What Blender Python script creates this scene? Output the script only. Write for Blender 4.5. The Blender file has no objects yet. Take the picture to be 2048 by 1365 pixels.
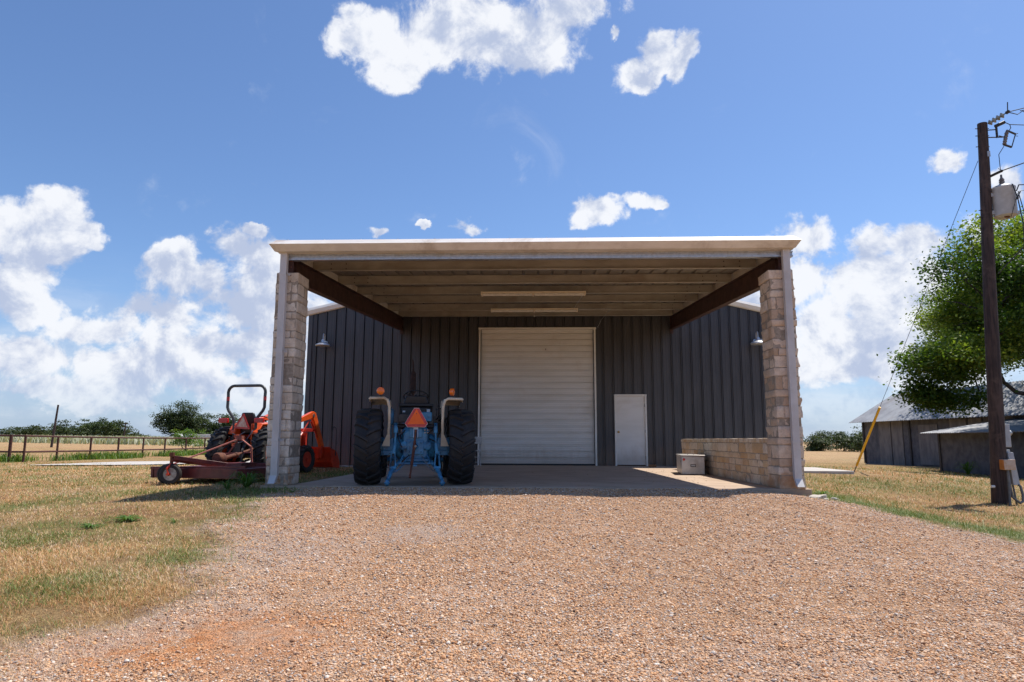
import bpy, math, random
import numpy as np
from mathutils import Vector, Matrix, noise as mnoise

R = math.radians
sc = bpy.context.scene
COL = sc.collection

# ------------------------------------------------------------------ camera
cd = bpy.data.cameras.new("camera")
cam = bpy.data.objects.new("camera", cd)
COL.objects.link(cam)
sc.camera = cam
cd.sensor_width = 36.0
cd.lens = 1347.38 / 2048 * 36
cd.clip_start = 0.05
cd.clip_end = 9000
CAM = Vector((0.053, -11.316, 0.7594))
m = Matrix.Rotation(0.0407, 4, 'Z') @ Matrix.Rotation(math.pi / 2 + 0.1465, 4, 'X') @ Matrix.Rotation(0.0038, 4, 'Z')
m.translation = CAM
cam.matrix_world = m

# ------------------------------------------------------------------ view / render
sc.view_settings.view_transform = 'Standard'
sc.view_settings.look = 'None'
sc.view_settings.exposure = 0.44
sc.view_settings.gamma = 1.0
sc.render.engine = 'CYCLES'
sc.cycles.use_denoising = True
sc.cycles.max_bounces = 8
sc.cycles.diffuse_bounces = 5
sc.cycles.glossy_bounces = 3
sc.cycles.transparent_max_bounces = 8
sc.cycles.sample_clamp_indirect = 8.0
sc.cycles.use_adaptive_sampling = True
sc.cycles.adaptive_threshold = 0.02

# ------------------------------------------------------------------ sun
SUN = Vector((0.385, 0.29, 1.0)).normalized()
sl = bpy.data.lights.new("sun", 'SUN')
sl.energy = 4.25
sl.angle = R(0.53)
sl.color = (1.0, 0.94, 0.85)
so = bpy.data.objects.new("sun", sl)
COL.objects.link(so)
so.rotation_euler = SUN.to_track_quat('Z', 'Y').to_euler()

# ------------------------------------------------------------------ world
world = bpy.data.worlds.new("World")
sc.world = world
world.use_nodes = True
wt = world.node_tree
wt.nodes.clear()

class NT:
    """tiny node-building helper"""
    def __init__(s, tree): s.t = tree
    def n(s, typ, **kw):
        nd = s.t.nodes.new(typ)
        for k, v in kw.items(): setattr(nd, k, v)
        return nd
    def lk(s, a, b): s.t.links.new(a, b)
    def put(s, v, sock):
        if hasattr(v, 'is_output'): s.lk(v, sock)
        else: sock.default_value = v
    def math(s, op, a, b=0.0, c=0.0, clamp=False):
        nd = s.n('ShaderNodeMath', operation=op); nd.use_clamp = clamp
        s.put(a, nd.inputs[0]); s.put(b, nd.inputs[1])
        if len(nd.inputs) > 2: s.put(c, nd.inputs[2])
        return nd.outputs[0]
    def vmath(s, op, a, b=(0, 0, 0), sc_=None):
        nd = s.n('ShaderNodeVectorMath', operation=op)
        s.put(a, nd.inputs[0]); s.put(b, nd.inputs[1])
        if sc_ is not None: s.put(sc_, nd.inputs['Scale'])
        return nd.outputs[0]
    def smooth(s, v, a, b, lo=0.0, hi=1.0):
        nd = s.n('ShaderNodeMapRange', interpolation_type='SMOOTHSTEP')
        s.put(v, nd.inputs['Value']); s.put(a, nd.inputs['From Min']); s.put(b, nd.inputs['From Max'])
        s.put(lo, nd.inputs['To Min']); s.put(hi, nd.inputs['To Max'])
        return nd.outputs[0]
    def mix(s, f, a, b, mode='MIX'):
        nd = s.n('ShaderNodeMix', data_type='RGBA', blend_type=mode)
        s.put(f, nd.inputs[0])
        s.put(a if hasattr(a, 'is_output') else (*a[:3], 1), nd.inputs[6])
        s.put(b if hasattr(b, 'is_output') else (*b[:3], 1), nd.inputs[7])
        return nd.outputs[2]
    def noise(s, vec, scale, detail=3.0, rough=0.55, dist=0.0, out=0):
        nd = s.n('ShaderNodeTexNoise')
        if vec is not None: s.lk(vec, nd.inputs['Vector'])
        nd.inputs['Scale'].default_value = scale; nd.inputs['Detail'].default_value = detail
        nd.inputs['Roughness'].default_value = rough; nd.inputs['Distortion'].default_value = dist
        return nd.outputs[out]
    def ramp(s, f, stops, interp='LINEAR'):
        nd = s.n('ShaderNodeValToRGB'); s.lk(f, nd.inputs[0])
        cr = nd.color_ramp; cr.interpolation = interp
        while len(cr.elements) < len(stops): cr.elements.new(0.5)
        for e, (p, c) in zip(cr.elements, stops): e.position = p; e.color = (*c, 1)
        return nd.outputs[0]

W = NT(wt)
gen = W.n('ShaderNodeTexCoord').outputs['Generated']
sky = W.n('ShaderNodeTexSky')
sky.sky_type = 'NISHITA'; sky.sun_disc = False
sky.sun_elevation = math.asin(SUN.z); sky.sun_rotation = math.atan2(SUN.x, SUN.y)
sky.air_density = 1.0; sky.dust_density = 0.6; sky.ozone_density = 2.0
sep = W.n('ShaderNodeSeparateXYZ'); W.lk(gen, sep.inputs[0])
az = W.math('ARCTAN2', sep.outputs[0], sep.outputs[1])
el = W.math('ARCSINE', sep.outputs[2])
# cloud masses: (azimuth, elevation, half width, half height) in radians
BLOBS = ((-0.263,0.5582,0.0611,0.0365),(-0.2198,0.5406,0.0542,0.0404),(-0.1659,0.5753,0.0712,0.0426),(-0.0619,0.573,0.1041,0.0523),(0.0024,0.5729,0.0881,0.0461),(-0.0136,0.5482,0.0719,0.0283),(0.0589,0.6014,0.072,0.0358),(-0.215,0.5158,0.0309,0.0191),(-0.3046,0.5534,0.0337,0.0272),(-0.1026,0.6084,0.0965,0.0356),(0.163,0.5208,0.0344,0.0239),(0.1945,0.5459,0.0417,0.0215),(0.24,0.5529,0.0208,0.0229),(0.2276,0.5268,0.0149,0.0216),(0.1296,0.5701,0.0109,0.0073),(0.0822,0.3299,0.0471,0.0214),(0.1608,0.3438,0.0267,0.0119),(0.5506,0.3447,0.0226,0.0142),(-0.0982,0.3073,0.0352,0.0101),(-0.245,0.2948,0.0191,0.0085),(-0.4263,0.3002,0.0185,0.0094),(-0.1705,0.3058,0.0106,0.0057),(0.4647,0.2687,0.0177,0.0102),(-0.6986,0.2491,0.0457,0.0291),(-0.6503,0.2762,0.0337,0.0239),(-0.6246,0.258,0.0214,0.0135),(-0.6766,0.2261,0.0446,0.0267),(-0.7023,0.1861,0.0426,0.0351),(-0.6842,0.2008,0.039,0.0237),(-0.6706,0.1604,0.037,0.0192),(-0.6421,0.244,0.0208,0.0133),(-0.5254,0.2353,0.0299,0.0222),(-0.4193,0.2608,0.0726,0.0327),(-0.4839,0.2134,0.0682,0.03),(-0.5414,0.1711,0.0639,0.0228),(-0.5959,0.1434,0.0489,0.0177),(-0.4379,0.1904,0.1092,0.041),(-0.3801,0.2229,0.081,0.0556),(-0.4662,0.1337,0.118,0.0405),(-0.3484,0.1333,0.0748,0.0776),(-0.6652,0.1003,0.0591,0.03),(-0.5923,0.0992,0.0352,0.0265),(-0.5184,0.0972,0.0941,0.0329),(-0.6158,0.0603,0.136,0.0223),(-0.4246,0.0743,0.1274,0.0274),(-0.3231,0.1843,0.0418,0.0427),(0.3617,0.2679,0.0584,0.0303),(0.3719,0.2194,0.0574,0.0406),(0.394,0.1634,0.0496,0.0404),(0.4604,0.2498,0.0265,0.0322),(0.5059,0.2374,0.0419,0.0283),(0.4455,0.2057,0.0653,0.0392),(0.4904,0.1816,0.0789,0.0511),(0.4289,0.1342,0.0835,0.0364),(0.39,0.096,0.0677,0.0303),(0.4614,0.0929,0.0802,0.026),(0.6249,0.3049,0.0168,0.0257),(0.5429,0.1511,0.0788,0.0743),(0.5949,0.2185,0.0396,0.0476),(0.3044,0.183,0.0401,0.0349))
warp = W.noise(gen, 5.0, 4.0, 0.6, 0.0, 1)
warp = W.vmath('SCALE', W.vmath('SUBTRACT', warp, (0.5, 0.5, 0.5)), (0, 0, 0), 0.085)
cmb = W.n('ShaderNodeCombineXYZ'); W.lk(az, cmb.inputs[0]); W.lk(el, cmb.inputs[1])
warp2 = W.vmath('SCALE', W.vmath('SUBTRACT', W.noise(gen, 26.0, 5.0, 0.65, 0.0, 1), (0.5, 0.5, 0.5)), (0, 0, 0), 0.032)
pc = W.vmath('ADD', W.vmath('ADD', cmb.outputs[0], warp), warp2)
sp2 = W.n('ShaderNodeSeparateXYZ'); W.lk(pc, sp2.inputs[0])
cm2 = W.n('ShaderNodeCombineXYZ'); W.lk(sp2.outputs[0], cm2.inputs[0]); W.lk(sp2.outputs[1], cm2.inputs[1])
pc = cm2.outputs[0]
field = None
for (a, e, ra, re) in BLOBS:
    mp = W.n('ShaderNodeMapping', vector_type='TEXTURE')
    W.lk(pc, mp.inputs['Vector'])
    k = 1.5
    mp.inputs['Location'].default_value = (a, e, 0)
    mp.inputs['Scale'].default_value = (ra * k, re * k, 1)
    g = W.n('ShaderNodeTexGradient', gradient_type='SPHERICAL')
    W.lk(mp.outputs[0], g.inputs[0])
    field = g.outputs[1] if field is None else W.math('SMOOTH_MAX', field, g.outputs[1], 0.12)
up = W.vmath('ADD', gen, (0.012, 0.0, 0.022))
n1 = W.noise(gen, 14.0, 10.0, 0.615, 0.25)
n2 = W.noise(up, 14.0, 10.0, 0.615, 0.25)
gate = W.math('MULTIPLY', field, 4.0, clamp=True)
f1 = W.math('ADD', field, W.math('MULTIPLY', W.math('MULTIPLY', W.math('SUBTRACT', n1, 0.5), 2.2), gate))
alpha = W.smooth(f1, 0.20, 0.60)
wisp = W.smooth(W.noise(gen, 7.0, 8.0, 0.65, 0.6), 0.58, 0.86, 0.0, 0.22)
lowband = W.smooth(el, 0.02, 0.26, 0.55, 0.0)
band_n = W.smooth(W.noise(W.vmath('MULTIPLY', gen, (1, 1, 5.0)), 4.0, 8.0, 0.62), 0.38, 0.62)
alpha = W.math('MAXIMUM', alpha, W.math('MAXIMUM', wisp, W.math('MULTIPLY', lowband, band_n)))
diff = W.math('SUBTRACT', n1, n2)
big = W.noise(gen, 6.5, 4.0, 0.55)
lit = W.math('ADD', W.math('MULTIPLY', diff, 2.9), 0.60)
lit = W.math('SUBTRACT', lit, W.math('MULTIPLY', W.smooth(f1, 0.45, 1.15), 0.14))
lit = W.math('ADD', lit, W.math('MULTIPLY', W.math('SUBTRACT', big, 0.5), 2.0), clamp=True)
ccol = W.mix(W.smooth(lit, 0.1, 0.85), (3.7, 4.25, 5.6), (6.9, 7.05, 7.4))
hz = W.smooth(el, -0.02, 0.26, 1.0, 0.0)
skyc = W.mix(1.0, sky.outputs[0], (.76, .90, 1.10), 'MULTIPLY')
skyc = W.mix(W.math('MULTIPLY', hz, 0.62), skyc, (2.9, 3.9, 5.8))
fin = W.mix(W.math('MULTIPLY', alpha, W.smooth(el, -0.01, 0.10, 0.35, 0.97)), skyc, ccol)
bg = W.n('ShaderNodeBackground'); bg.inputs[1].default_value = 0.1
W.lk(fin, bg.inputs[0])
wo = W.n('ShaderNodeOutputWorld'); W.lk(bg.outputs[0], wo.inputs[0])
world.cycles.sampling_method = 'MANUAL'
world.cycles.sample_map_resolution = 512

# ------------------------------------------------------------------ materials
def newmat(name):
    mt = bpy.data.materials.new(name); mt.use_nodes = True
    t = mt.node_tree; t.nodes.clear()
    N = NT(t)
    b = N.n('ShaderNodeBsdfPrincipled'); o = N.n('ShaderNodeOutputMaterial')
    N.lk(b.outputs[0], o.inputs[0])
    return mt, N, b

def bump(N, b, h, strength=0.3, dist=0.01):
    bn = N.n('ShaderNodeBump'); bn.inputs['Strength'].default_value = strength; bn.inputs['Distance'].default_value = dist
    N.lk(h, bn.inputs['Height']); N.lk(bn.outputs[0], b.inputs['Normal'])

def mat(name, c1, c2=None, scale=6.0, rough=0.6, metal=0.0, bmp=0.1, bscale=None, lo=0.35, hi=0.65, stretch=(1, 1, 1),
        dirt=None, dirt_amt=0.5, spec=0.5, rvar=0.12, detail=6.0, coat=0.0, bdist=0.006):
    mt, N, b = newmat(name)
    tc = N.n('ShaderNodeTexCoord').outputs['Object']
    v = N.vmath('MULTIPLY', tc, stretch)
    n = N.noise(v, scale, detail, 0.6)
    if c2 is None: c2 = tuple(x * 0.78 for x in c1)
    col = N.mix(N.smooth(n, lo, hi), c1, c2)
    if dirt:
        dn = N.noise(tc, scale * 0.37, 8.0, 0.68, 0.4)
        col = N.mix(N.math('MULTIPLY', N.smooth(dn, 0.5, 0.68), dirt_amt), col, dirt)
    N.lk(col, b.inputs['Base Color'])
    N.lk(N.math('ADD', rough, N.math('MULTIPLY', N.math('SUBTRACT', n, 0.5), rvar * 2)), b.inputs['Roughness'])
    b.inputs['Metallic'].default_value = metal
    b.inputs['Specular IOR Level'].default_value = spec
    if coat: b.inputs['Coat Weight'].default_value = coat
    if bmp: bump(N, b, N.noise(v, bscale or scale * 3, 5.0, 0.6), bmp, bdist)
    return mt

M = {}
M['rubber'] = mat('rubber', (.014, .014, .016), (.026, .024, .024), 5, .72, bmp=.35, bscale=40, dirt=(.075, .055, .042), dirt_amt=.45)
M['blue'] = mat('blue_paint', (.058, .26, .45), (.036, .16, .30), 9, .40, bmp=.12, dirt=(.030, .030, .032), dirt_amt=.9)
M['orange'] = mat('orange_paint', (.85, .115, .012), (.72, .085, .012), 5, .32, bmp=.03, coat=.3, dirt=(.45, .10, .03), dirt_amt=.25)
M['orange_red'] = mat('loader_red', (.62, .045, .012), (.45, .03, .012), 6, .36, bmp=.05, coat=.2, dirt=(.22, .06, .035), dirt_amt=.4)
M['cream'] = mat('cream_paint', (.66, .58, .44), (.58, .47, .33), 7, .5, bmp=.1, dirt=(.32, .17, .07), dirt_amt=.6)
M['amber'] = mat('amber_lens', (1.0, .20, .006), (.95, .16, .006), 20, .22, bmp=.1, coat=.6)
M['black'] = mat('black_vinyl', (.012, .012, .014), (.022, .022, .024), 12, .45, bmp=.15)
M['dark_metal'] = mat('dark_metal', (.03, .03, .034), (.055, .05, .05), 14, .5, .3, bmp=.15, dirt=(.09, .055, .035), dirt_amt=.5)
M['steel'] = mat('bare_steel', (.35, .35, .36), (.22, .2, .19), 12, .38, .8, bmp=.1)
M['rust'] = mat('rust', (.16, .055, .03), (.085, .03, .02), 14, .85, bmp=.35, dirt=(.24, .095, .045), dirt_amt=.6)
M['exhaust'] = mat('burnt_exhaust', (.045, .020, .016), (.024, .013, .012), 14, .85, bmp=.3, dirt=(.09, .035, .022), dirt_amt=.5)
M['rust_pale'] = mat('faded_red', (.40, .13, .10), (.28, .085, .065), 10, .7, bmp=.2, dirt=(.2, .07, .04), dirt_amt=.5)
M['mower_red'] = mat('mower_deck_red', (.17, .030, .028), (.10, .020, .020), 6, .42, bmp=.12, dirt=(.12, .05, .035), dirt_amt=.6)
M['grey_tube'] = mat('grey_tube', (.05, .055, .06), (.07, .075, .08), 8, .42, bmp=.05)
M['red_refl'] = mat('red_reflector', (.62, .012, .012), (.5, .01, .012), 30, .3, bmp=.05, coat=.4)
M['fluo'] = mat('fluorescent_orange', (1.0, .145, .005), (1.0, .13, .004), 20, .45, bmp=.03)
M['faded_smv'] = mat('faded_emblem', (.80, .62, .50), (.72, .36, .22), 16, .6, bmp=.1)
M['white_edge'] = mat('pale_edge', (.75, .75, .75), None, 20, .5, bmp=.02)
M['wall'] = mat('charcoal_steel_panel', (.070, .067, .074), (.054, .052, .058), 2.5, .42, 0, bmp=.04, stretch=(1, 1, .25), dirt=(.085, .08, .08), dirt_amt=.25, rvar=.07)
M['white_door'] = mat('white_door_steel', (.82, .79, .76), (.76, .73, .69), 2.2, .5, bmp=.05, dirt=(.55, .46, .38), dirt_amt=.3, stretch=(.4, 1, 2))
M['white_trim'] = mat('white_trim', (.86, .83, .78), (.80, .76, .70), 3, .45, bmp=.04, dirt=(.42, .33, .25), dirt_amt=.25)
M['gutter'] = mat('gutter_steel', (.80, .75, .70), (.70, .64, .585), 2.5, .45, bmp=.05, dirt=(.30, .20, .13), dirt_amt=.5, stretch=(1, 1, 3))
M['spout'] = mat('downspout_steel', (.62, .60, .60), (.55, .53, .52), 3, .4, bmp=.03, dirt=(.4, .33, .27), dirt_amt=.2)
M['galv'] = mat('galvanised', (.52, .55, .60), (.42, .45, .50), 18, .38, .55, bmp=.05, dirt=(.33, .27, .2), dirt_amt=.35)
M['purlin'] = mat('purlin_steel', (.48, .44, .38), (.37, .33, .28), 3.5, .5, .25, bmp=.05, dirt=(.26, .19, .13), dirt_amt=.4, stretch=(.4, 1, 1))
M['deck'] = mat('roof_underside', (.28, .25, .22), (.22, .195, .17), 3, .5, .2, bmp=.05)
M['beam'] = mat('red_primer_beam', (.070, .026, .019), (.042, .018, .014), 7, .6, bmp=.08, dirt=(.14, .055, .03), dirt_amt=.4)
M['fluor_body'] = mat('light_fixture_enamel', (.86, .74, .56), (.80, .67, .50), 6, .4, bmp=.02)
M['tube_glass'] = mat('fluorescent_tube', (.90, .86, .78), None, 10, .25, bmp=0)
M['lamp'] = mat('lamp_galvanised', (.62, .63, .65), (.50, .51, .53), 14, .35, .5, bmp=.03)
M['brass'] = mat('brass', (.45, .28, .09), None, 20, .3, .9, bmp=.02)
M['alu'] = mat('aluminium_box', (.58, .54, .50), (.44, .41, .38), 5, .42, .45, bmp=.06, dirt=(.30, .22, .16), dirt_amt=.5)
M['pole_wood'] = mat('creosoted_wood', (.075, .048, .042), (.030, .022, .022), 7, .85, bmp=.6, bscale=22, stretch=(4, 4, .35), dirt=(.13, .085, .07), dirt_amt=.6, bdist=.012)
M['trafo'] = mat('transformer_grey', (.50, .51, .52), (.42, .43, .44), 5, .42, bmp=.04, dirt=(.28, .24, .2), dirt_amt=.4)
M['ceramic'] = mat('ceramic_brown', (.20, .19, .19), (.12, .10, .09), 15, .25, bmp=.03)
M['glassy'] = mat('insulator_glass', (.30, .33, .34), (.2, .23, .24), 20, .12, bmp=0, coat=.5)
M['cable'] = mat('cable', (.014, .014, .016), None, 20, .5, bmp=.05)
M['grey_box'] = mat('meter_box_grey', (.46, .48, .50), (.38, .39, .41), 6, .45, bmp=.05)
M['conduit'] = mat('pvc_conduit', (.16, .17, .18), (.11, .12, .13), 10, .5, bmp=.05)
M['tan_box'] = mat('junction_box_tan', (.52, .36, .24), (.60, .48, .40), 8, .5, bmp=.05)
M['box_orange'] = mat('orange_box_side', (.55, .20, .045), None, 8, .5, bmp=.05)
M['yellow'] = mat('yellow_guard', (.80, .45, .012), (.68, .36, .01), 4, .45, bmp=.04)
M['barn_wall'] = mat('weathered_board', (.135, .138, .155), (.085, .088, .102), 3.2, .9, bmp=.3, bscale=30, stretch=(1, 1, .8), dirt=(.20, .19, .19), dirt_amt=.45, bdist=.01)
M['barn_board'] = mat('weathered_plywood', (.24, .225, .215), (.16, .15, .15), 3.5, .9, bmp=.3, stretch=(1, 1, .3), dirt=(.27, .25, .23), dirt_amt=.4)
M['barn_trim'] = mat('old_timber_edge', (.075, .07, .07), None, 8, .9, bmp=.3)
M['tin_roof'] = mat('weathered_tin_roof', (.33, .345, .375), (.23, .24, .27), 1.6, .65, .0, bmp=.06, dirt=(.25, .20, .17), dirt_amt=.45)
M['pipe'] = mat('rusty_pipe', (.10, .035, .026), (.065, .025, .02), 12, .8, bmp=.2, dirt=(.17, .07, .04), dirt_amt=.5)
M['bark'] = mat('bark', (.075, .060, .050), (.035, .028, .024), 9, .9, bmp=.7, bscale=20, stretch=(2, 2, .5), bdist=.03)
M['chair'] = mat('white_plastic', (.66, .66, .68), None, 9, .4, bmp=.02)
M['debris'] = mat('dry_debris', (.20, .12, .06), (.12, .07, .04), 40, .9, bmp=.3)
M['rubble'] = mat('limestone_rubble', (.56, .51, .44), (.40, .34, .27), 9, .85, bmp=.5, bscale=30)
M['car_white'] = mat('white_car_paint', (.7, .7, .7), None, 3, .3, bmp=0, coat=.4)
M['glass_dark'] = mat('dark_glass', (.02, .025, .03), None, 3, .1, bmp=0)
M['tag'] = mat('metal_tag', (.5, .5, .5), None, 9, .4, .5, bmp=.05)
M['timber'] = mat('timber_block', (.30, .16, .075), (.22, .115, .055), 9, .8, bmp=.2, stretch=(1, 5, 5))

def splash(mt, top, colr, amt):
    N = NT(mt.node_tree); b = [x for x in N.t.nodes if x.type == 'BSDF_PRINCIPLED'][0]
    src = b.inputs['Base Color'].links[0].from_socket
    g = N.n('ShaderNodeNewGeometry'); sp = N.n('ShaderNodeSeparateXYZ'); N.lk(g.outputs['Position'], sp.inputs[0])
    nn = N.noise(N.vmath('MULTIPLY', g.outputs['Position'], (3, 3, .8)), 2.5, 6, .65)
    f = N.math('MULTIPLY', N.smooth(N.math('ADD', sp.outputs[2], N.math('MULTIPLY', nn, -top)), top*.45, -top*.4), amt)
    N.lk(N.mix(f, src, colr), b.inputs['Base Color'])
splash(M['wall'], .9, (.20, .14, .10), .55)
splash(M['white_door'], .7, (.42, .32, .24), .45)
def leafmat(name, c1, c2, c3, trans=0.35, stops=None, tcol=(1.25, 1.35, .6)):
    mt, N, b = newmat(name)
    at = N.n('ShaderNodeAttribute'); at.attribute_name = 'tint'
    col = N.ramp(at.outputs['Fac'], stops or [(0.0, c1), (0.55, c2), (1.0, c3)])
    N.lk(col, b.inputs['Base Color']); b.inputs['Roughness'].default_value = .55
    b.inputs['Specular IOR Level'].default_value = .35
    tr = N.n('ShaderNodeBsdfTranslucent'); N.lk(N.mix(1.0, col, tcol, 'MULTIPLY'), tr.inputs[0])
    ms = N.n('ShaderNodeMixShader'); ms.inputs[0].default_value = trans
    N.lk(b.outputs[0], ms.inputs[1]); N.lk(tr.outputs[0], ms.inputs[2])
    o = [x for x in N.t.nodes if x.type == 'OUTPUT_MATERIAL'][0]
    N.lk(ms.outputs[0], o.inputs[0])
    return mt
M['leaf'] = leafmat('pecan_leaves', (.036, .078, .014), (.105, .178, .022), (.28, .34, .05), .40)
M['oak_leaf'] = leafmat('oak_leaves', (.028, .045, .018), (.050, .075, .026), (.095, .12, .045), .25)
M['far_leaf'] = leafmat('far_leaves', (.030, .050, .018), (.055, .085, .026), (.10, .135, .04), .25)
M['weed'] = leafmat('green_weeds', (.06, .13, .02), (.11, .20, .03), (.22, .28, .06), .35)
M['blade'] = leafmat('turf_blades', (.115, .185, .035), (.42, .29, .125), (.66, .49, .26), .22,
  [(0, (.085, .155, .025)), (.22, (.20, .25, .055)), (.34, (.36, .15, .065)), (.50, (.52, .28, .11)), (.68, (.66, .42, .19)), (.84, (.74, .56, .34)), (1, (.62, .50, .42))], (1.1, 1.0, .8))
M['pale_weed'] = leafmat('pale_weeds', (.20, .23, .12), (.33, .34, .22), (.50, .50, .38), .2)

def stone_mat(name, tones, stain):
    mt, N, b = newmat(name)
    tc = N.n('ShaderNodeTexCoord').outputs['Object']
    at = N.n('ShaderNodeAttribute'); at.attribute_name = 'tint'
    base = N.ramp(at.outputs['Fac'], [(i / (len(tones) - 1), t) for i, t in enumerate(tones)])
    n = N.noise(tc, 11, 8, .65)
    col = N.mix(N.smooth(n, .40, .70, 0, .38), base, (.40, .29, .20))
    n3 = N.noise(tc, 45, 5, .6)
    col = N.mix(N.smooth(n3, .52, .7, 0, .35), col, (.22, .19, .16))
    sp = N.n('ShaderNodeSeparateXYZ'); N.lk(tc, sp.inputs[0])
    lowz = N.smooth(sp.outputs[2], .75, .05, 0, 1)
    st = N.math('MULTIPLY', lowz, N.smooth(N.noise(tc, 3.2, 6, .6), .44, .62))
    col = N.mix(N.math('MULTIPLY', st, stain), col, (.42, .19, .07))
    N.lk(col, b.inputs['Base Color']); b.inputs['Roughness'].default_value = .9
    b.inputs['Specular IOR Level'].default_value = .2
    h = N.math('ADD', N.noise(tc, 22, 6, .62), N.math('MULTIPLY', n3, .4))
    bump(N, b, h, .8, .02)
    return mt
M['stone_l'] = stone_mat('cream_limestone', [(.76, .65, .53), (.85, .76, .65), (.66, .54, .42), (.88, .80, .70)], .85)
M['stone_r'] = stone_mat('tan_limestone', [(.68, .51, .37), (.80, .68, .57), (.55, .39, .27), (.82, .67, .53)], .6)
M['stone_w'] = stone_mat('golden_limestone', [(.68, .50, .31), (.76, .66, .54), (.60, .40, .22), (.78, .69, .57)], .45)
M['mortar'] = mat('mortar', (.42, .35, .28), (.30, .25, .20), 20, .95, bmp=.3)

def concrete(name, c1, c2, streak=True):
    mt, N, b = newmat(name)
    tc = N.n('ShaderNodeTexCoord').outputs['Object']
    n = N.noise(tc, 1.3, 8, .65, .3)
    col = N.mix(N.smooth(n, .35, .68), c1, c2)
    n2 = N.noise(N.vmath('MULTIPLY', tc, (.25, 2.2, 1)), 2.0, 7, .65)
    col = N.mix(N.smooth(n2, .50, .72, 0, .5), col, (.20, .13, .085))
    n3 = N.noise(tc, 60, 4, .6)
    col = N.mix(N.smooth(n3, .5, .75, 0, .25), col, (.2, .17, .15))
    vo = N.n('ShaderNodeTexVoronoi'); N.lk(tc, vo.inputs[0]); vo.inputs['Scale'].default_value = 1.6
    N.lk(N.vmath('ADD', tc, N.vmath('SCALE', N.noise(tc, 5, 3, .6, 0, 1), (0, 0, 0), .35)), vo.inputs[0])
    spot = N.smooth(vo.outputs['Distance'], .05, .14, .55, 0)
    col = N.mix(spot, col, (.14, .095, .07))
    N.lk(col, b.inputs['Base Color']); b.inputs['Roughness'].default_value = .82
    bump(N, b, n3, .25, .004)
    return mt
M['concrete'] = concrete('slab_concrete', (.52, .39, .285), (.41, .295, .21))
M['path'] = concrete('pale_path_concrete', (.55, .51, .46), (.48, .44, .40))

# ------------------------------------------------------------------ geometry helpers
def tag(o, label=None, cat=None, group=None, kind=None):
    if label: o['label'] = label
    if cat: o['category'] = cat
    if group: o['group'] = group
    if kind: o['kind'] = kind
    return o

def empty(name, loc, rz=0.0, **kw):
    o = bpy.data.objects.new(name, None); COL.objects.link(o)
    o.empty_display_size = .1
    o.location = loc; o.rotation_euler = (0, 0, rz)
    return tag(o, **kw)

def copy_tree(o, parent=None):
    c = o.copy(); COL.objects.link(c); c.parent = parent
    for ch in list(o.children): copy_tree(ch, c)
    return c

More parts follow.
